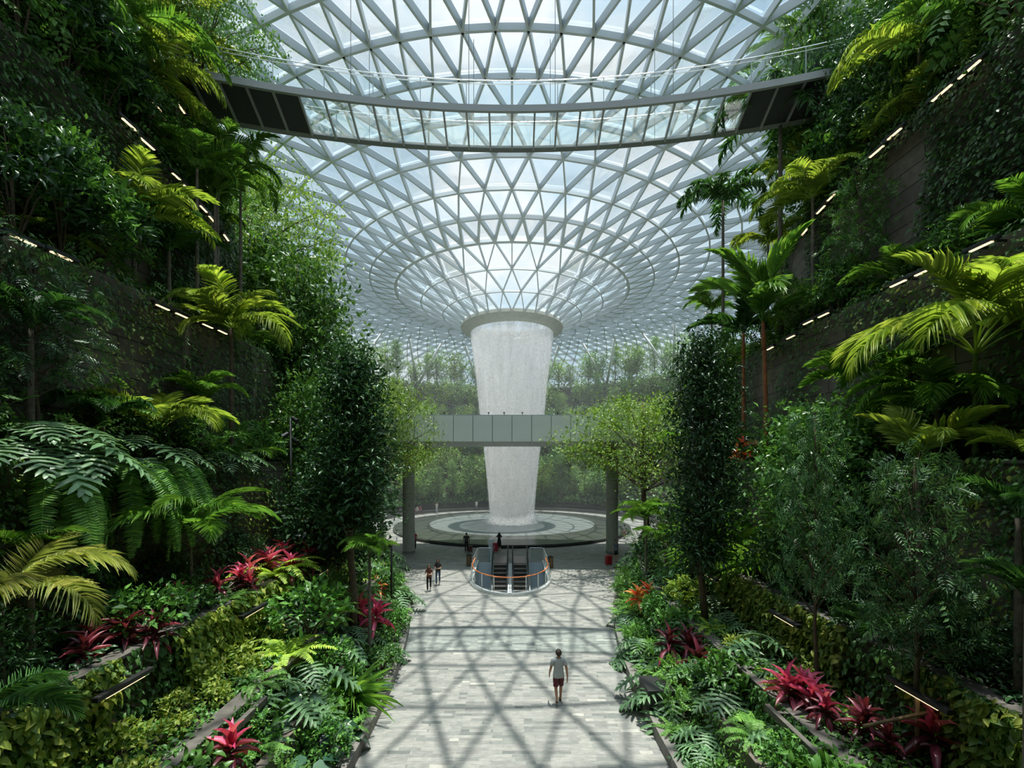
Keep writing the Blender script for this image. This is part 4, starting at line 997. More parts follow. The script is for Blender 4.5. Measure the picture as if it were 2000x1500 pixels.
# --- trees
b_ = P_tree
b_('columnar_tree', 'left', 1, 688, 672, 'shrub_dark', 'tall dark columnar tree beside the path', 11.0, .5, 1.08, var=0)
b_('columnar_tree', 'right', 2, 1378, 655, 'shrub_dark', 'tall dark columnar tree hiding the spotlight pole', 11.0, .2, .95, var=1)
b_('umbrella_tree', 'right', 1, 1232, 778, 'tree_lime', 'umbrella shaped tree in front of the right bridge column', 6.5, .6, 1.0, var=0)
b_('umbrella_tree', 'left', 1, 785, 745, 'tree_lime', 'light green spreading tree beside the left bridge column', 6.5, .75, .62, var=1)
b_('spray_tree', 'right', 2, 1597, 800, 'lance', 'tree with long glossy leaves over the red cordylines', 7.0, .6, .50, var=0)
b_('spray_tree', 'right', 2, 1795, 880, 'lance', 'nearest tree with long glossy leaves, staked with timber', 7.0, .8, .66, var=1)
b_('umbrella_tree', 'left', 6, 380, -60, 'tree', 'fine leaved tree hanging in from the top left', 6.5, .6, .62, var=2)
b_('umbrella_tree', 'left', 5, 535, 315, 'tree_lime', 'spreading tree with layered crowns against the glass roof', 6.5, .7, .72, var=0)
b_('round_tree', 'left', 5, 545, 470, 'shrub', 'round dark green tree under the layered tree', 5.0, .3, .9)
b_('round_tree', 'left', 4, 580, 500, 'tree', 'round tree with glossy leaves beside the broad palm', 5.0, .6, .8)
b_('round_tree', 'left', 6, 60, 120, 'shrub_dark', 'big dark leafy tree in the upper left corner', 5.0, .4, 1.1)
b_('round_tree', 'left', 5, 110, 250, 'shrub', 'leafy tree catching the sun on its tips', 5.0, .4, .9)
b_('spray_tree', 'left', 4, 75, 480, 'shrub_dark', 'dark tree with a trunk against the bare left wall', 7.0, .5, .9)
b_('round_tree', 'right', 6, 1640, 250, 'shrub', 'green tree with upright leafy shoots', 5.0, .4, .7)
b_('round_tree', 'right', 6, 1600, 20, 'tree', 'leafy tree at the top of the right wall', 5.0, .8, .6)
b_('round_tree', 'right', 6, 1700, 30, 'shrub_dark', 'dark tree at the upper right corner of the glass', 5.0, .8, .7)
b_('spray_tree', 'right', 5, 1675, 330, 'shrub', 'thin trunked tree in front of the bare stone panels', 7.0, .4, .75)
b_('round_tree', 'right', 3, 1590, 800, 'shrub', 'dense green tree under the orange trunked palms', 5.0, .6, .9)
b_('round_tree', 'left', 2, 660, 880, 'shrub_dark', 'dark round tree behind the columnar tree', 5.0, .5, 1.0)
b_('round_tree', 'left', 3, 600, 740, 'tree', 'light green tree by the spotlight pole', 5.0, .8, .7)
b_('round_tree', 'right', 4, 1400, 660, 'tree', 'green tree against the far roof lattice', 5.0, .5, .8)
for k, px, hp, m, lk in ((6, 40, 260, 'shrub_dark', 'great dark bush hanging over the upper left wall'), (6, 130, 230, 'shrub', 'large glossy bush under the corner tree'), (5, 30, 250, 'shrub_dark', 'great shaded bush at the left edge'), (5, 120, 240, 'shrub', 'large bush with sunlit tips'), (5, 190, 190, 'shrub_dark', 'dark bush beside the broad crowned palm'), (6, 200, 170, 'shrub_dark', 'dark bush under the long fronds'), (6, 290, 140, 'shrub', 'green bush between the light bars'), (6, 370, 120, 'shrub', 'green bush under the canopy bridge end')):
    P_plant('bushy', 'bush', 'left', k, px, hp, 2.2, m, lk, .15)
for k, px, hp, m, lk in ((6, 1650, 150, 'shrub', 'sunlit leafy bush beside the shaggy palm'), (6, 1720, 150, 'shrub_dark', 'dark bush over the bare stone panels'), (5, 1560, 100, 'tree_lime', 'light green bush beside the thin pale trunk'), (5, 1640, 110, 'shrub', 'green bush at the foot of the stone panels')):
    P_plant('bushy', 'bush', 'right', k, px, hp, 2.2, m, lk, .2)
# timber stake on the near right tree
pz, dd = bedpos('right', 2, 1795, .8)
stk = empty('tree_stake', (pz.x - .12, dd - .1, LZ[2])); tag(stk, 'rough timber stake and brace beside the nearest right tree', 'stake')
tm = plain('raw timber pole', (.20, .13, .07), .8, noise=.3, scale=8)
G().tube([(0, 0, 0), (.0, 0, 1.5)], .035, 8).build('post', tm, stk, True); G().tube([(-1.0, .1, .75), (.55, -.12, 1.25)], .035, 8).build('brace', tm, stk, True)
# --- cordylines
c_ = P_plant
for px, hp, m, lk, t in ((565, 74, 'pink', 'pink cordyline clump at the bright end of the red row', .18), (525, 80, 'pink', 'brightest pink cordyline clump above the coping', .14), (480, 72, 'pink', 'pink cordyline behind the young palm trunk', .16), (425, 70, 'pink', 'red cordyline left of the young palm', .2), (345, 84, 'pink', 'lone cordyline with pink edged leaves', .2), (195, 96, 'maroon', 'dark red cordyline in the shade', .25), (250, 100, 'maroon', 'dark maroon cordyline drooping over the coping', .12)):
    c_('cordyline', 'cordyline', 'left', 3, px, hp, 1.25, m, lk, t, cat='plant')
c_('cordyline', 'cordyline', 'left', 1, 450, 120, 1.25, 'pink', 'red cordyline below the bracket rail', .4, mat2='maroon', var=2)
for px, hp, m, lk in ((703, 80, 'pink', 'hot pink and red cordyline clump beside the columnar trunk'), (735, 48, 'flame', 'orange red cordyline clump'), (765, 40, 'pink', 'magenta cordyline above the kerb')):
    c_('cordyline', 'cordyline', 'left', 1, px, hp, 1.25, m, lk, .5, mat2='pink' if m != 'flame' else 'flame')
for px, hp, m, lk, k in ((1560, 95, 'pink', 'red cordyline under the long leaved tree', 2), (1612, 80, 'pink', 'red cordyline at the foot of the long leaved tree', 2), (1825, 130, 'pink', 'pink red cordyline at the bottom right', 2), (1700, 95, 'maroon', 'small maroon cordyline beside the timber brace', 2), (1340, 80, 'maroon', 'maroon cordyline clump beside the columnar trunk', 1),
                     (1272, 52, 'flame', 'orange red cordyline near the kerb', 1), (1240, 42, 'pink', 'pink cordyline beside the bridge column', 1), (1440, 52, 'pink', 'single red cordyline in the shaded terrace', 3), (1452, 62, 'flame', 'orange red cordyline below the orange trunks', 4)):
    c_('cordyline', 'cordyline', 'right', k, px, hp * 1.1, 1.25, m, lk, {1825: .85, 1700: .5}.get(px, .12), mat2='maroon' if m != 'flame' else 'flame')
# --- large cut leaves, hanging ferns, strap leaves
for px, hp, lk in ((95, 150, 'big cut leaf philodendron at the left edge'), (190, 120, 'philodendron with wide pale green leaves'), (270, 105, 'philodendron drooping over the third terrace'), (340, 85, 'philodendron beside the lime palm clump'), (430, 70, 'philodendron above the coping'), (480, 62, 'philodendron in front of the slim trunk'), (30, 140, 'philodendron with dark leaves by the frame edge'), (140, 150, 'philodendron hanging over the golden creeper')):
    c_('philodendron', 'philodendron', 'left', 4, px, hp * .85, 1.1, 'philo', lk, -.05)
for px, k, hp, lk in ((1690, 3, 90, 'philodendron in the shaded second terrace'), (1480, 2, 95, 'pale cut leaf philodendron at the low step wall'), (1420, 1, 90, 'philodendron reaching over the low step bed'), (1540, 2, 75, 'philodendron behind the red cordyline'), (1370, 1, 75, 'philodendron under the columnar tree'), (1215, 0, 52, 'philodendron overhanging the path near the umbrella tree'), (1285, 0, 80, 'philodendron leaning over the kerb'), (1300, 0, 95, 'philodendron casting shadow on the paving'), (1250, 0, 70, 'philodendron behind the kerb')):
    c_('philodendron', 'philodendron', 'right', k, px, hp * .9, 1.1, 'philo', lk, .35)
for px, k, hp, lk in ((800, 0, 60, 'philodendron overhanging the left path edge'), (775, 0, 66, 'philodendron in the kerbside bed'), (620, 2, 85, 'philodendron above the bracket rail'), (590, 2, 95, 'philodendron with striped bright leaves'), (545, 1, 120, 'philodendron with broad bright leaves behind the rail'), (600, 1, 100, 'philodendron next to the dark broad leaves'), (655, 1, 80, 'philodendron by the columnar trunk')):
    c_('philodendron', 'philodendron', 'left', k, px, hp * .9, 1.1, 'philo', lk, .4)
for px, k, hp, kd, m, lk in ((640, 2, 70, 'fern', 'fern_lime', 'pale fern hanging over the coping near the columnar tree'), (560, 2, 80, 'fern', 'fern_lime', 'pale fern on the coping above the bracket rail'), (500, 2, 60, 'fern', 'fern', 'small fern at the coping end'), (605, 2, 85, 'small_shrub', 'shrub', 'small round shrub on the coping'), (690, 2, 60, 'fern', 'fern', 'fern on the coping behind the columnar trunk'), (535, 3, 90, 'fern', 'fern_lime', 'large lime fern arching over the second terrace coping'), (565, 3, 70, 'fern', 'fern_lime', 'lime fern spilling below the pink cordylines'), (440, 3, 60, 'fern', 'fern', 'fern growing over the second terrace coping')):
    c_(kd, 'sword_fern' if kd == 'fern' else 'shrub', 'left', k, px, hp, .75, m, lk, .02)
for px, k, hp, lk in ((600, 0, 120, 'dark broad leaved plant below the low step wall'), (650, 0, 110, 'dark broad leaved plant near the kerb'), (560, 1, 110, 'dark broad leaved plant beside the red cordyline'), (660, 1, 95, 'dark arrow leaved plant by the columnar trunk')):
    c_('aroid', 'arum', 'left', k, px, hp * .62, .9, 'aroid', lk, .4)
for i, (px, lk) in enumerate(((250, 'long hanging sword fern below the philodendrons'), (285, 'hanging sword fern with the longest fronds'), (320, 'hanging sword fern beside the young palm'), (75, 'dark hanging fern at the left'), (210, 'hanging fern over the golden creeper'))):
    p, d = bedpos('left', 4, px, .0); p.x += .30; p.z += .05
    plant('hanging_fern', 'hanging_fern', p, 1.9, 'fern', lk, 'left', 4, rz=0)
for px, hp, lk, k in ((1435, 105, 'grassy plant with long strap leaves', 3), (1410, 90, 'grassy clump beside the columnar tree', 3), (1475, 80, 'grassy clump with arching blades', 3)):
    c_('strap_grass', 'strap_grass', 'right', k, px, hp, 1.0, 'palm', lk, .3)
c_('strap_grass', 'strap_grass', 'left', 0, 690, 70, 1.0, 'palm', 'grassy clump at the foot of the columnar tree', .5)

# ------------------------------------------------------------------ planting that fills the beds: every plant an object of its own
FILL = {
 0: [('fern', 'sword_fern', 'fern', .85, 'bright sword fern', 5), ('small_shrub', 'shrub', 'shrub', .85, 'low glossy shrub', 4), ('spray_shrub', 'shrub', 'fern', .6, 'feathery light shrub', 3), ('philodendron', 'philodendron', 'philo', .75, 'cut leaf philodendron', 3), ('aroid', 'arum', 'aroid', .55, 'dark broad leaved plant', 1)],
 1: [('fern', 'sword_fern', 'fern', 1.0, 'green sword fern', 4), ('philodendron', 'philodendron', 'philo', .9, 'lobed philodendron', 4), ('small_shrub', 'shrub', 'shrub', 1.0, 'rounded green shrub', 3), ('big_leaf_shrub', 'shrub', 'shrub', .9, 'broad leaved shrub', 3)],
 2: [('fern', 'sword_fern', 'fern_lime', 1.0, 'pale green fern', 3), ('philodendron', 'philodendron', 'philo', .95, 'spreading philodendron', 3), ('big_leaf_shrub', 'shrub', 'lime', .9, 'lime leaved shrub', 2), ('small_shrub', 'shrub', 'shrub_dark', 1.1, 'dark green shrub', 4), ('spray_shrub', 'shrub', 'tree', .9, 'feathery shrub', 3)],
 3: [('bushy', 'bush', 'shrub_dark', .75, 'dark bush', 3), ('fern', 'sword_fern', 'fern', 1.1, 'arching fern', 3), ('small_shrub', 'shrub', 'shrub', 1.2, 'green shrub', 3), ('areca', 'palm', 'palm', 1.3, 'young feathery palm', 3)],
 4: [('bushy', 'bush', 'shrub', .75, 'green bush', 2), ('spray_shrub', 'shrub', 'tree', 1.2, 'feathery bush', 3), ('areca', 'palm', 'palm', 1.6, 'green feather palm', 3), ('fern', 'sword_fern', 'fern', 1.2, 'arching fern', 2), ('small_shrub', 'shrub', 'shrub_dark', 1.4, 'dark rounded shrub', 3)],
 5: [('bushy', 'bush', 'shrub', .8, 'glossy bush', 3), ('areca', 'palm', 'palm', 2.2, 'feathery palm', 4), ('fern', 'sword_fern', 'fern', 1.5, 'large arching fern', 3), ('small_shrub', 'shrub', 'tree_lime', 1.4, 'light green shrub', 2), ('spray_shrub', 'shrub', 'tree', 1.4, 'open feathery shrub', 3)],
 6: [('bushy', 'bush', 'shrub', 1.0, 'glossy bush', 3), ('areca', 'palm', 'palm', 2.5, 'feathery palm', 4), ('bushy', 'bush', 'tree_lime', .9, 'light green bush', 2), ('spray_shrub', 'shrub', 'tree', 1.6, 'open feathery bush', 3)],
 7: [('round_tree', 'tree', 'tree', 1.0, 'leafy rim tree', 3), ('bushy', 'bush', 'shrub', 1.6, 'big rim bush', 4)],
}
for q in REG:
    if q[0].name.split('.')[0] in KEEP: q[0]['keep'] = 1
SPACE = [.95, 1.05, 1.15, 1.35, 1.35, 1.5, 1.7, 2.3]
def in_view(p, pad=130, tall=1.5):
    if p[1] < 3.5: return False
    x, y = proj((p[0], p[1], p[2] + tall * .5)); return -pad < x < 2000 + pad and -pad < y < 1500 + pad
for sn, sg in (('left', -1), ('right', 1)):
    for k in range(8):
        kinds = FILL[k]; wts = [q[5] for q in kinds]; d = 4.0; row = 0
        while d < 31.8:
            t = (.22, .72)[row % 2] + random.uniform(-.15, .15)
            p = Vector((sg * bed_x(k, d, t), d, LZ[k] - .03))
            if k == 7: p.x = sg * (edge_x(7, d) + .6 + 2.2 * random.random())
            kd, nm, mt, sc, lk, _w = random.choices(kinds, wts)[0]
            tall = 2.0 if k > 3 else 1.0
            qx, qy = proj(p) if p.y > 1 else (0, 0)
            clear = (k == 7 and 250 < qx < 1600) or (k == 6 and 440 < qx < 1540)
            near = [q for q in REG if q[2] == sn and q[3] == k and abs(q[4] - d) < 1.1 and 'label' not in q[0]]
            for q in near:
                dy = q[0].location.y - d; dx = abs(q[0].location.x - p.x)
                if (abs(dy) < .3 and dx < .35) or (q[0].name.startswith('cordyline') and -.1 < dy < .9 and dx < .9): clear = True
            if k == 2 and d < 14.5:
                kd, nm, mt, sc, lk, _w = random.choice([kinds[0], kinds[2]]); sc *= .6
            if in_view(p, 110, tall) and not clear:
                s = sc * random.uniform(.82, 1.18)
                if kd == 'areca': palm('areca', p, .15, s, 9, random.choice(['palm', 'palm', 'palm_dark', 'palm_lime']), lk, sn, k, el=(0, -20))
                else: plant(kd, nm, p, s, mt, lk, sn, k, 'tree' if kd == 'round_tree' else 'plant')
            d += SPACE[k] * random.uniform(.75, 1.2) * (.62 if k < 7 else .8); row += 1

# ------------------------------------------------------------------ creepers on the walls and low growth on the beds (nobody could count these)
from mathutils import noise as mnoise
def nz(x, y, s): return mnoise.noise(Vector((x * s, y * s, 3.1)))
def wall_creeper(sn, sg, k, n_, size, leaf, asp, mat, nm, label, sel, thick=.32, d_lo=4.0, d_hi=32.6, mid=False):
    z0, z1 = LZ[k - 1], LZ[k] + .25; f, P, nr, sc = [], [], [], []
    r = np.random.default_rng(k * 31 + (5 if sg > 0 else 0) + len(nm))
    d = d_lo + (d_hi - d_lo) * r.random(n_) ** 1.15; z = z0 + (z1 - z0) * r.random(n_)
    keep = np.array([sel(dd, zz, (zz - z0) / (z1 - z0)) for dd, zz in zip(d, z)]); d, z = d[keep], z[keep]; m = len(d)
    if m < 10: return
    ex = np.array([edge_x(k, q) for q in d]); hump = np.array([.5 + .5 * nz(q, w + k * 9, .8) for q, w in zip(d, z)])
    off = (.03 + thick * hump * r.random(m))
    Pt = np.c_[sg * (ex - off), d, z]
    fw = np.stack([-sg * (.45 + .3 * r.random(m)), r.normal(0, .5, m), -.75 + r.normal(0, .45, m)], 1); nn = np.stack([np.full(m, -sg * .8), r.normal(0, .4, m), .7 + r.normal(0, .35, m)], 1)
    s = size * (.65 + .7 * r.random(m))
    o = link(nm, np_mesh(nm, *G().scatter(leaf, frames(fw, nn, s, s * asp), Pt).arrays()), LM[mat]); tag(o, label, 'creeper', None, 'stuff')
def bed_cover(sn, sg, k, n_, size, leaf, asp, mat, h, d_lo=4.0):
    r = np.random.default_rng(k * 17 + (3 if sg > 0 else 0)); d = d_lo + (32.4 - d_lo) * r.random(n_) ** 1.1; t = r.random(n_) * 1.06 - .05
    x = np.array([bed_x(k, q, w) if k < 7 else edge_x(k, q) + .2 + 6 * w for q, w in zip(d, t)]); hh = np.array([max(0.02, .55 + .9 * nz(q, w + 40 * k, .9)) for q, w in zip(d, x)]) * h
    P = np.c_[sg * x, d, LZ[k] + hh * r.random(n_) ** .6]
    fw = norm(np.stack([r.normal(0, 1, n_) - sg * .3, r.normal(0, 1, n_), r.normal(-.05, .35, n_)], 1)); nn = np.stack([r.normal(0, .35, n_), r.normal(0, .35, n_), np.ones(n_)], 1)
    s = size * (.65 + .7 * r.random(n_))
    o = link('undergrowth', np_mesh('undergrowth', *G().scatter(leaf, frames(fw, nn, s, s * asp), P).arrays()), LM[mat]); tag(o, 'low leafy growth covering the soil of the %s %s' % (sn, LN[k]), 'undergrowth', None, 'stuff')
for sn, sg in (('left', -1), ('right', 1)):
    for k, n_, sz in ((0, 5200, .11), (1, 4200, .13), (2, 6500, .14), (3, 7000, .16), (4, 6500, .18), (5, 6500, .2), (6, 6500, .22), (7, 9000, .3)):
        bed_cover(sn, sg, k, n_, sz, LEAF8 if k < 5 else LEAF4, .5, ['shrub', 'shrub', 'shrub', 'shrub_dark', 'shrub_dark', 'shrub', 'shrub', 'tree'][k], [.3, .35, .4, .5, .6, .8, 1.0, 1.8][k])
    gold = lambda dd, zz, u, sg=sg: nz(dd + 11 * sg, zz, .33) > -.02
    wall_creeper(sn, sg, 1, 2600, .10, LEAF8, .5, 'fern', 'creeper', 'small leaved creeper on the %s low step wall' % sn, lambda dd, zz, u: nz(dd, 5.0, .5) > -.1, .2)
    wall_creeper(sn, sg, 2, 4200, .13, LEAF8, .55, 'creeper', 'creeper', 'green creeper on the wall of the %s lowest terrace' % sn, lambda dd, zz, u: nz(dd, zz, .5) > -.2, .28)
    wall_creeper(sn, sg, 3, 13000, .19, LEAF8, .5, 'lime', 'golden_creeper', 'golden broad leaved creeper covering the %s second terrace wall' % sn, lambda dd, zz, u: nz(dd, zz, .35) > -.3, .5)
    wall_creeper(sn, sg, 3, 7000, .17, LEAF8, .5, 'creeper', 'creeper', 'dark creeper between the golden leaves on the %s second terrace wall' % sn, lambda dd, zz, u: nz(dd, zz, .35) < .08, .35)
    wall_creeper(sn, sg, 4, 15000, .15, LEAF8, .52, 'creeper', 'creeper', 'dark creeper hanging on the %s third terrace wall' % sn, (lambda dd, zz, u: not (16.6 < dd < 20.5 and nz(dd, zz, .5) < .12)) if sg < 0 else (lambda dd, zz, u: nz(dd, zz * .5, .35) > -.35 or u > .8), .6)
    wall_creeper(sn, sg, 4, 6000, .15, LEAF8, .52, 'lime', 'golden_creeper', 'golden creeper patches on the %s third terrace wall' % sn, lambda dd, zz, u: nz(dd + 20, zz * .6, .45) > .16, .55)
    bare = (lambda dd, zz, u: (nz(dd * .7, zz * .35, .42) > -.02 or u > .72 or dd > 14.5) if sg < 0 else (nz(dd * .8 + 3.3, zz * .4, .45) > .0 or u > .84))
    wall_creeper(sn, sg, 5, 15000, .16, LEAF4, .52, 'creeper', 'creeper', 'dark creeper on the upper wall of the %s fourth terrace' % sn, bare, .6)
    wall_creeper(sn, sg, 5, 7000, .16, LEAF4, .52, 'lime', 'golden_creeper', 'golden creeper below the light bars of the %s fourth terrace' % sn, lambda dd, zz, u: nz(dd + 31, zz * .5, .3) > .05 and 11.5 < dd < 21 and u > .15, .7)
    bare6 = (lambda dd, zz, u: not (14.2 < dd < 16.2 and u < .5)) if sg < 0 else (lambda dd, zz, u: not (14.6 < dd < 18.5 and u < .80) and (nz(dd * .7 + 5, zz * .4, .42) > -.15 or u > .85))
    wall_creeper(sn, sg, 6, 36000, .18, LEAF4, .52, 'creeper', 'creeper', 'dark creeper on the upper wall of the %s fifth terrace' % sn, bare6, .7)
    wall_creeper(sn, sg, 7, 38000, .20, LEAF4, .52, 'shrub', 'creeper', 'green creeper on the highest wall of the %s garden' % sn, lambda dd, zz, u: True, 1.1)

# ------------------------------------------------------------------ the forest valley
def hill_cover(n_, size, mat, nm, label, seed, lo=20.8, hi=40):
    r = np.random.default_rng(seed); a = np.radians(-125 + 250 * r.random(n_)); q = lo + (hi - lo) * r.random(n_)
    P = np.array([hill_pt(x, y) for x, y in zip(a, q)])
    n2 = np.array([.5 + .8 * mnoise.noise(Vector(p * .35)) for p in P]).clip(0.05, 1.4)
    out = np.c_[-np.sin(a), -np.cos(a), np.zeros(n_)]
    P = P + out * (n2 * r.random(n_) * 1.3)[:, None] + np.c_[np.zeros((n_, 2)), n2 * r.random(n_) * 1.6]
    fw = norm(out * .5 + r.normal(0, .7, (n_, 3)) + [0, 0, -.2]); nn = out * .5 + r.normal(0, .4, (n_, 3)) + [0, 0, .8]
    s = size * (.6 + .8 * r.random(n_))
    o = link(nm, np_mesh(nm, *G().scatter(LEAF4, frames(fw, nn, s, s * .55), P).arrays()), LM[mat]); tag(o, label, 'undergrowth', None, 'stuff')
hill_cover(26000, .42, 'tree', 'undergrowth', 'dense green undergrowth on the valley hillside', 3)
hill_cover(12000, .40, 'tree_far', 'undergrowth', 'paler leafy growth between the valley trees', 4)
hill_cover(6000, .5, 'creeper', 'undergrowth', 'low dark hedge behind the stone seating', 9, 20.6, 22.2)
rv = random.Random(5)
rings = [(21.2, 22, 1.05, 'valley tree on the lowest step'), (24.0, 20, 1.0, 'valley tree on the second step'), (26.6, 19, .95, 'valley tree on the third step'), (29.4, 19, .9, 'valley tree on the fourth step'), (32.2, 19, .9, 'valley tree on the fifth step'), (35.0, 26, 1.05, 'tree on the valley rim against the glass')]
HT = []
for R_, n_, sc, lk in rings:
    for i in range(n_):
        adeg = -58 + 116 * (i + .5 + rv.uniform(-.3, .3)) / n_
        if R_ < 22 and abs(adeg) > 50: continue
        p = hill_pt(math.radians(adeg), R_ + rv.uniform(-.5, .5)); x, y = proj(p)
        if not (560 < x < 1440): continue
        rel = 'left' if x < CX else 'right'
        s = sc * rv.uniform(.72, 1.25); kd = rv.choice(['far_tree', 'far_tree', 'far_tree', 'tier_tree'])
        mt = rv.choice(['tree_far', 'tree_far', 'tree', 'tree_lime'])
        e = plant(kd, 'valley_tree', Vector(p) - Vector((0, 0, .1)), s, mt, {'tree_far': 'mid green ', 'tree': 'deep green ', 'tree_lime': 'pale green '}[mt] + lk, 'valley ' + rel, R_, 'tree')
for px, py, h in ((693, 655, 6), (745, 660, 6.5), (828, 672, 6.5), (880, 680, 5.5), (1148, 668, 7), (1194, 668, 6.5), (1270, 655, 8), (1315, 655, 7.5)):
    pass

# ------------------------------------------------------------------ labels of the plants: look, bed, order from the viewer
from collections import defaultdict
by = defaultdict(list)
for q in REG:
    if 'keep' in q[0]: del q[0]['keep']
for q in REG: by[(q[1], q[2], q[3])].append(q)
for (look, side, k), qs in by.items():
    if side.startswith('valley'):
        sd = side.split()[1]; qs.sort(key=lambda q: abs(q[0].location.x))
        for i, q in enumerate(qs):
            tag(q[0], look + (' %s of the waterfall' % sd) + (', %s outward' % ORD[i] if len(qs) > 1 else ''), 'tree', 'trees on the valley hillside')
        continue
    qs.sort(key=lambda q: q[4])
    for i, q in enumerate(qs):
        lb = '%s on the %s %s' % (look, side, LN[k]) + (', %s from the viewer' % ORD[i] if len(qs) > 1 else '')
        if len(lb.split()) > 16: lb = look
        tag(q[0], lb, q[5], ('%ss on the %s %s' % (look, side, LN[k])) if len(qs) > 1 else None)
# ------------------------------------------------------------------ people
def skin_mesh(name, joints, edges, root, sub=2):
    """joints: {key: (x, y, z, r)}; a continuous surface grown round the skeleton"""
    keys = list(joints); ix = {k: i for i, k in enumerate(keys)}
    me = bpy.data.meshes.new(name); me.from_pydata([joints[k][:3] for k in keys], [(ix[a], ix[b]) for a, b in edges], []); me.update()
    o = bpy.data.objects.new(name, me); COL.objects.link(o)
    m = o.modifiers.new('skin', 'SKIN'); m.use_smooth_shade = True
    for i, k in enumerate(keys):
        r = joints[k][3]; me.skin_vertices[0].data[i].radius = (r, r) if np.isscalar(r) else r
        me.skin_vertices[0].data[i].use_root = (k == root)
    s = o.modifiers.new('sub', 'SUBSURF'); s.levels = sub; s.render_levels = sub
    dg = bpy.context.evaluated_depsgraph_get(); ev = o.evaluated_get(dg); out = bpy.data.meshes.new_from_object(ev)
    bpy.data.objects.remove(o); bpy.data.meshes.remove(me)
    out.name = name
    out.polygons.foreach_set('use_smooth', np.ones(len(out.polygons), dtype=bool)); return out
SKIN_M = [plain('warm skin', (.42, .22, .14), .55), plain('light skin', (.58, .36, .26), .55), plain('tan skin', (.34, .17, .10), .55)]
HAIR_M = [plain('black hair', (.012, .010, .009), .6), plain('dark brown hair', (.035, .02, .013), .62)]
CL = {}
def cloth(c):
    if c not in CL: CL[c] = plain('cloth %.2f %.2f %.2f' % c, c, .85, noise=.08, scale=14)
    return CL[c]
EYE = plain('dark eye', (.02, .015, .012), .25)
def ell(c, r, n=12, keep=None):
    bm = bmesh.new(); bmesh.ops.create_uvsphere(bm, u_segments=n * 2, v_segments=n, radius=1.0)
    for v in bm.verts: v.co = Vector((v.co.x * r[0] + c[0], v.co.y * r[1] + c[1], v.co.z * r[2] + c[2]))
    if keep: bmesh.ops.delete(bm, geom=[v for v in bm.verts if not keep(v.co)], context='VERTS')
    for f in bm.faces: f.smooth = True
    me = bpy.data.meshes.new('e'); bm.to_mesh(me); bm.free(); return me
def join_meshes(name, ms):
    bm = bmesh.new()
    for m in ms: bm.from_mesh(m)
    me = bpy.data.meshes.new(name); bm.to_mesh(me); bm.free(); me.polygons.foreach_set('use_smooth', np.ones(len(me.polygons), dtype=bool)); return me
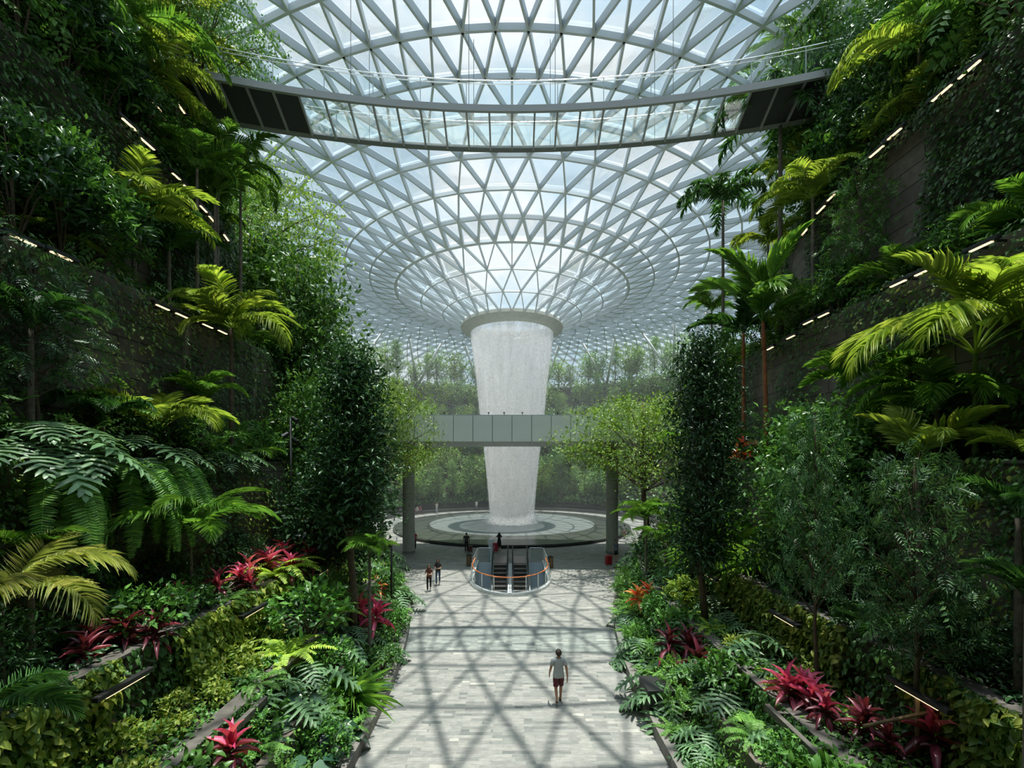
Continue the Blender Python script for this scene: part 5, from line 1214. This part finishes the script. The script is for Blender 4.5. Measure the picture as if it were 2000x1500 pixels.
def person(label, loc, rz, H=1.7, pose='stand', top=(.3, .3, .3), legs=(.02, .02, .025), skirt=None, sleeves='short', legwear='long', hair='short', skin=0, hairc=0, shoes=(.03, .03, .03), female=False, stride=.0, name='person', sub=2):
    e = empty(name, loc, rz); tag(e, label, 'person'); k = H / 1.75; e.scale = (k, k, k)
    sw = .165 if female else .185; hw = .095
    J = {'pelvis': (0, 0, .94, (.145, .105)), 'belly': (0, .005, 1.10, (.125 if female else .14, .095)), 'chest': (0, 0, 1.30, (.145 if female else .165, .105)), 'collar': (0, -.01, 1.44, (.09, .075)),
         'neck': (0, -.012, 1.515, .047 if female else .054), 'jaw': (0, .022, 1.590, (.056, .066)), 'chin': (0, .078, 1.558, .026), 'head': (0, .015, 1.655, (.078, .092)), 'crown': (0, .005, 1.715, (.062, .072)), 'nose': (0, .118, 1.628, .014)}
    E = [('pelvis', 'belly'), ('belly', 'chest'), ('chest', 'collar'), ('collar', 'neck'), ('neck', 'jaw'), ('jaw', 'head'), ('head', 'crown'), ('jaw', 'nose'), ('jaw', 'chin')]
    for s, n in ((-1, 'l'), (1, 'r')):
        J['ear' + n] = (s * .088, .005, 1.632, .017); E.append(('head', 'ear' + n))
        sh = np.array([s * sw, -.01, 1.425])
        if pose == 'phone': el, wr, hd = np.array([s * (sw + .055), .0, 1.14]), np.array([s * .09, .24, 1.15]), np.array([s * .02, .31, 1.17])
        elif pose == 'camera': el, wr, hd = np.array([s * (sw + .07), .16, 1.33]), np.array([s * .10, .24, 1.55]), np.array([s * .045, .25, 1.63])
        elif pose == 'pull' and s < 0: el, wr, hd = np.array([s * (sw + .09), -.04, 1.16]), np.array([s * (sw + .22), .02, .96]), np.array([s * (sw + .27), .04, .90])
        else:
            sg = s * stride; el, wr, hd = np.array([s * (sw + .07), -.03 - sg * .08, 1.15]), np.array([s * (sw + .09), .05 - sg * .30, .91]), np.array([s * (sw + .085), .075 - sg * .36, .82])
        J['sh' + n] = (*sh, .066 if not female else .056); J['el' + n] = (*el, .043 if not female else .036); J['fa' + n] = (*(el * .6 + wr * .4), .041 if not female else .034); J['wr' + n] = (*wr, .027)
        J['hand' + n] = (*hd, (.036, .022)); E += [('collar', 'sh' + n), ('sh' + n, 'el' + n), ('el' + n, 'fa' + n), ('fa' + n, 'wr' + n), ('wr' + n, 'hand' + n)]
        d = norm(hd - wr); lat = norm(np.cross(d, np.array([s * 1.0, 0, .2]))); crv = np.array([-s * .35, .1, 0]) if pose not in ('phone', 'camera') else np.array([0, 0, .3])
        for q, (o_, ln) in enumerate(((-.030, .070), (-.010, .082), (.010, .078), (.029, .062))):
            p0 = hd + lat * o_ + d * .030; p1 = p0 + d * ln * .55; p2 = p1 + norm(d + crv * .9) * ln * .5
            for nm, p, rr in (('a', p0, .0105), ('b', p1, .0095), ('c', p2, .0075)): J['f%d%s%s' % (q, nm, n)] = (*p, rr)
            E += [('hand' + n, 'f%da%s' % (q, n)), ('f%da%s' % (q, n), 'f%db%s' % (q, n)), ('f%db%s' % (q, n), 'f%dc%s' % (q, n))]
        t0 = hd + lat * -.034 - d * .012; J['t0' + n] = (*t0, .012); t1 = t0 + norm(d * .7 - lat * .8 + crv * .4) * .045; J['t1' + n] = (*t1, .010); J['t2' + n] = (*(t1 + norm(d - lat * .2 + crv * .5) * .03), .008)
        E += [('hand' + n, 't0' + n), ('t0' + n, 't1' + n), ('t1' + n, 't2' + n)]
        a = s * stride
        if pose == 'sit': hip, kn, an, to = np.array([s * hw, 0, .90]), np.array([s * .12, .42, .92]), np.array([s * .12, .46, .50]), np.array([s * .13, .62, .44])
        else:
            hip = np.array([s * hw, 0, .90]); kn = np.array([s * .095, .05 + a * .20, .50 + (.03 if a < 0 else 0)])
            an = np.array([s * .08, -.01 + a * .36, .085 + (.10 if a < 0 else 0)]); to = an + (np.array([0, .15, -.055]) if a >= 0 else np.array([0, .12, -.115]))
        th = .085 if not female else .082
        J['hip' + n] = (*hip, th); J['th' + n] = (*(hip * .5 + kn * .5), th * .86); J['kn' + n] = (*kn, .056); J['ca' + n] = (*(kn * .68 + an * .32 + np.array([0, -.018, 0])), .055); J['an' + n] = (*an, .036); J['toe' + n] = (*to, (.038, .024))
        E += [('pelvis', 'hip' + n), ('hip' + n, 'th' + n), ('th' + n, 'kn' + n), ('kn' + n, 'ca' + n), ('ca' + n, 'an' + n), ('an' + n, 'toe' + n)]
    bmesh_body = skin_mesh('body', J, E, 'pelvis', sub)
    link('body', bmesh_body, SKIN_M[skin], e)
    # clothes: the body's own surface, lifted off the skin and hanging a little at the hems
    nv = len(bmesh_body.vertices); co = np.zeros(nv * 3); bmesh_body.vertices.foreach_get('co', co); co = co.reshape(-1, 3)
    no = np.zeros(nv * 3); bmesh_body.vertices.foreach_get('normal', no); no = no.reshape(-1, 3)
    best = np.full(nv, 1e9); bi = np.zeros(nv, int); bt = np.zeros(nv)
    for q, (a, b) in enumerate(E):
        A, B = np.array(J[a][:3]), np.array(J[b][:3]); t = np.clip(((co - A) @ (B - A)) / max(1e-9, (B - A) @ (B - A)), 0, 1)
        rad = (np.mean(np.atleast_1d(J[a][3])) * (1 - t) + np.mean(np.atleast_1d(J[b][3])) * t)
        d = np.linalg.norm(co - (A + t[:, None] * (B - A)), axis=1) - rad; m = d < best; best[m], bi[m], bt[m] = d[m], q, t[m]
    def strip_lr(x): return x[:-1] if x[-1] in 'lr' and x[:-1] in ('sh', 'el', 'fa', 'wr', 'hip', 'th', 'kn', 'ca', 'an', 'toe', 'hand') else x
    bone = [frozenset(strip_lr(x) for x in ab) for ab in E]
    is_ = lambda *ab: np.array([frozenset(ab) == x for x in bone])[bi]
    torso = is_('pelvis', 'belly') | is_('belly', 'chest') | is_('chest', 'collar') | is_('collar', 'sh') | is_('pelvis', 'hip')
    def garment(nm, sel, lift, col):
        fs = [tuple(f.vertices) for f in bmesh_body.polygons if sel[list(f.vertices)].mean() > .6]
        if not fs: return
        used = sorted({v for f in fs for v in f}); ix = {v: q for q, v in enumerate(used)}
        V = co[used] + no[used] * lift[used][:, None]
        me = bpy.data.meshes.new(nm); me.from_pydata(V.tolist(), [], [[ix[v] for v in f] for f in fs]); me.update()
        bm = bmesh.new(); bm.from_mesh(me)
        for _ in range(3): bmesh.ops.smooth_vert(bm, verts=[v for v in bm.verts if v.is_boundary], factor=.5, use_axis_x=True, use_axis_y=True, use_axis_z=True)
        for f in bm.faces: f.smooth = True
        bm.to_mesh(me); bm.free()
        o = link(nm, me, cloth(col), e); sd = o.modifiers.new('thickness', 'SOLIDIFY'); sd.thickness = .006; sd.offset = -1
        return o
    z = co[:, 2]
    hem = .86 if not female else .90
    sh_sel = torso & (z > hem) & ~(is_('collar', 'neck') & (bt > .35)) | (is_('collar', 'neck') & (bt < .35)) | (is_('th', 'hip') & (z > hem))
    if sleeves == 'long': sh_sel |= is_('sh', 'el') | is_('el', 'fa') | (is_('fa', 'wr') & (bt < .85))
    else: sh_sel |= is_('sh', 'el') & (bt < .58)
    low = is_('pelvis', 'hip') | is_('hip', 'th') | (is_('pelvis', 'belly') & (z < 1.0))
    if legwear == 'long':
        le = low | is_('th', 'kn') | is_('kn', 'ca') | (is_('ca', 'an') & (bt < .85)); garment('trousers', le, np.full(nv, .010) + .006 * is_('ca', 'an'), legs)
    elif legwear == 'shorts':
        le = low | (is_('th', 'kn') & (bt < .70)); garment('shorts', le, .012 + .030 * np.where(is_('th', 'kn'), bt, 0) + .010 * is_('hip', 'th'), legs)
    garment('dress_top' if skirt else 'shirt', sh_sel, .016 + .012 * np.clip((1.25 - z) / .3, 0, 1) + .012 * is_('sh', 'el') * bt, top)
    if skirt:
        g = G().lathe([(.150, 1.06), (.175, .95), (.20, .80), (.225, skirt[1]), (.215, skirt[1])], 24); o = g.build('skirt', cloth(skirt[0]), e, True); o.scale = (1, .78, 1)
    P0 = lambda a, b, t: tuple(np.array(J[a][:3]) * (1 - t) + np.array(J[b][:3]) * t)
    for n in 'lr':
        D = {'h': (J['an' + n][0], J['an' + n][1] - .05, J['an' + n][2] - .045, .034), 'm': (*P0('an' + n, 'toe' + n, .45)[:2], P0('an' + n, 'toe' + n, .45)[2] - .012, (.046, .034)), 't': (J['toe' + n][0], J['toe' + n][1] + .03, J['toe' + n][2], (.042, .026))}
        link('shoe', skin_mesh('shoe', D, [('h', 'm'), ('m', 't')], 'm', 1), cloth(shoes), e)
    cap = ell((0, -.004, 1.665), (.098, .118, .108), 12, lambda c: c.z > 1.655 + (c.y - .03) * .85 or (c.y < .02 and c.z > 1.565) or (c.y < .045 and c.z > 1.615))
    hs = [cap]
    if hair == 'long':
        D = {'a': (0, -.045, 1.72, (.085, .07)), 'b': (0, -.085, 1.60, (.098, .055)), 'c': (0, -.10, 1.46, (.105, .042)), 'd': (0, -.105, 1.31, (.08, .028)), 'sl': (-.088, .0, 1.60, .03), 'sr': (.088, .0, 1.60, .03), 'sl2': (-.105, .05, 1.44, .032), 'sr2': (.105, .05, 1.44, .032)}
        hs.append(skin_mesh('h', D, [('a', 'b'), ('b', 'c'), ('c', 'd'), ('b', 'sl'), ('b', 'sr'), ('sl', 'sl2'), ('sr', 'sr2')], 'b', 1))
    hm = join_meshes('hair', hs)
    for v in hm.vertices:
        d_ = Vector((v.co.x, v.co.y, v.co.z - 1.66)); w_ = mnoise.noise(v.co * 38) * .012 + mnoise.noise(Vector((v.co.x * 90, v.co.y * 90, v.co.z * 14))) * .006; v.co += d_.normalized() * w_
    link('hair', hm, HAIR_M[hairc], e)
    if pose != 'walk':
        for s in (-1, 1): link('eye', ell((s * .031, .098, 1.652), (.009, .007, .006), 6), EYE, e)
    return e
def thing_mesh(nm, loc, label, cat, mat_parts, rz=0.0):
    t = empty(nm, loc, rz); tag(t, label, cat)
    for pn, g, m, bv in mat_parts:
        o = g.build(pn, m, t)
        if bv: bevel(o, bv, 2)
    return t
def suitcase(loc, label, col, rz=0.0, s=1.0):
    b = plain('suitcase shell ' + label[:12], col, .45)
    ribs = G()
    for x in (-.14, -.07, 0, .07, .14): ribs.box((x * s, -.128 * s, .36 * s), (.022 * s, .012, .50 * s)); ribs.box((x * s, .128 * s, .36 * s), (.022 * s, .012, .50 * s))
    h = G().tube([(-.10 * s, 0, .64 * s), (-.10 * s, 0, .98 * s)], .010, 6).tube([(.10 * s, 0, .64 * s), (.10 * s, 0, .98 * s)], .010, 6).tube([(-.12 * s, 0, .98 * s), (.12 * s, 0, .98 * s)], .016, 6)
    parts = [('shell', G().box((0, 0, .36 * s), (.42 * s, .25 * s, .58 * s)), b, .04), ('ribs', ribs, b, 0), ('pull_handle', h, M['steel_dark'], 0)]
    t = thing_mesh('suitcase', loc, label, 'suitcase', parts, rz)
    for x in (-.16, .16):
        for y in (-.08, .08): G().tube([(x * s - .02, y * s, .035), (x * s + .02, y * s, .035)], .035, 10).build('wheel', M['black_metal'], t)
    return t
def gp(px, py, z=0.0): return ground(px, py, z)
PI = math.pi
person('person in grey t-shirt and maroon shorts walking away down the path', gp(1091, 1374), .04, 1.74, 'walk', (.40, .42, .43), (.10, .018, .028), None, 'short', 'shorts', 'short', 0, 1, (.10, .055, .04), stride=.45, sub=3)
def phone(loc, label, rz=PI):
    return bevel(G().box((0, 0, 0), (.078, .15, .010)).build('phone', M['black_metal']), .003)
w1 = gp(838, 1154); w2 = gp(855.5, 1142)
person('person in brown top and black trousers walking and looking at a phone', w1, PI + .05, 1.60, 'phone', (.13, .05, .035), (.018, .017, .016), None, 'short', 'long', 'long', 1, 1, (.3, .3, .3), True, .30)
person('person in dark top and blue jeans walking with a phone', w2, PI - .02, 1.66, 'phone', (.035, .036, .035), (.06, .10, .18), None, 'short', 'long', 'long', 1, 0, (.03, .03, .03), True, .35)
for w, k, lb in ((w1, 1.60 / 1.75, 'phone held by the person in the brown top'), (w2, 1.66 / 1.75, 'phone held by the person in blue jeans')):
    o = phone(None, lb); o.location = w + Vector((0, -.37 * k, 1.21 * k)); o.rotation_euler = (math.radians(-35), 0, 0); tag(o, lb, 'phone')
bp_ = gp(911, 1079.5)
person('person in dark clothes with a backpack facing the water', bp_, .1, 1.74, 'stand', (.02, .022, .025), (.015, .015, .018), None, 'short', 'long', 'short', 0, 0, (.02, .02, .02))
pk = thing_mesh('backpack', bp_ + Vector((.02, -.21, 1.0)), 'dark grey backpack on the person by the pool', 'backpack', [('pack', G().box((0, 0, .22), (.32, .18, .46)), cloth((.04, .045, .05)), .05), ('pocket', G().box((0, -.10, .14), (.24, .06, .20)), cloth((.05, .055, .06)), .02), ('straps', G().tube([(-.12, .05, .42), (-.12, .24, .44), (-.12, .30, .20), (-.12, .08, .05)], .02, 6).tube([(.12, .05, .42), (.12, .24, .44), (.12, .30, .20), (.12, .08, .05)], .02, 6), cloth((.03, .03, .03)), 0)], .1)
suitcase(gp(918.5, 1079), 'small brown suitcase beside the person with the backpack', (.12, .045, .035), .1, .9)
person('person in black dress raising a camera towards the water', gp(975, 1077), .0, 1.66, 'camera', (.018, .018, .020), (.02, .02, .02), ((.018, .018, .020), .50), 'long', 'none', 'long', 1, 0, (.02, .02, .02), True)
suitcase(gp(966.3, 1078.2), 'red suitcase standing beside the person in the black dress', (.42, .02, .05), 0, 1.25)
person('person in pink top and dark trousers half hidden by the left column', gp(809.5, 1073), .2, 1.66, 'stand', (.55, .04, .12), (.02, .02, .022), None, 'short', 'long', 'short', 1, 0, (.04, .04, .04), True)
person('person in blue grey shirt and dark shorts pulling a red suitcase by the right column', gp(1202.5, 1097), PI + .4, 1.70, 'pull', (.16, .19, .25), (.02, .02, .025), None, 'short', 'shorts', 'short', 1, 0, (.03, .03, .03))
suitcase(gp(1189, 1104), 'tall red suitcase beside the right column', (.40, .025, .03), .4, 1.15)
person('child in white top and pink shorts by the right end of the pool', gp(1219.5, 1052), .6, 1.45, 'stand', (.75, .75, .76), (.55, .22, .22), None, 'short', 'shorts', 'short', 1, 0, (.3, .3, .3), True)
person('person in pale clothes taking a photo behind the pool on the left', gp(853, 1003), PI, 1.70, 'camera', (.62, .62, .60), (.45, .47, .47), None, 'short', 'long', 'short', 1, 0, (.2, .2, .2))
person('person in white top standing behind the pool left of the water', gp(930.5, 997), PI - .3, 1.65, 'stand', (.70, .72, .72), (.25, .28, .32), None, 'short', 'long', 'long', 1, 0, (.2, .2, .2), True)
person('person in white behind the pool right of the water', gp(1055.5, 986.5), PI, 1.65, 'stand', (.74, .74, .70), (.70, .70, .66), ((.72, .72, .68), .45), 'short', 'none', 'long', 1, 0, (.2, .2, .2), True)
person('person in white shirt behind the right column', gp(1221, 999), PI, 1.70, 'stand', (.70, .72, .76), (.05, .06, .10), None, 'short', 'long', 'short', 1, 0, (.2, .2, .2))
for px, c, lb in ((809, (.45, .10, .12), 'person in red sitting on the steps behind the left column'), (815, (.55, .45, .42), 'person in pale top sitting second on the steps'), (821, (.30, .05, .08), 'person in dark red sitting third on the steps'), (1213.5, (.20, .28, .45), 'person in blue sitting on the steps by the right column')):
    sx = (px - CX) / F; t0 = 70.0
    for _ in range(30):
        q = Vector((sx * t0, t0, 0)) - CEN; t0 += (18.95 - q.length) * .5
    q = Vector((sx * t0, t0, 0)); an = math.atan2(q.x, q.y - CEN.y)
    person(lb, q + Vector((0, 0, -.34)), math.pi - an, 1.66, 'sit', c, (.03, .03, .04), None, 'short', 'long', 'long', 1, 0, (.05, .05, .05), True)

# pieces of a part hang under that part
SUB = {'lens': 'housing', 'eye': 'body', 'crownshaft': 'trunk', 'wheel': 'shell', 'ribs': 'shell', 'pull_handle': 'shell', 'joint': 'shaft', 'base_band': 'shaft', 'rim': 'body', 'step_edges': 'steps', 'pocket': 'pack', 'straps': 'pack'}
for o in list(COL.objects):
    want = SUB.get(o.name.split('.')[0])
    if want and o.parent is not None and o.parent.parent is None:
        host = next((c for c in o.parent.children if c.name.split('.')[0] == want), None)
        if host is not None and host.location.length < 1e-6 and host.rotation_euler.to_matrix().is_identity if hasattr(Matrix, 'is_identity') else host is not None and host.location.length < 1e-6: o.parent = host
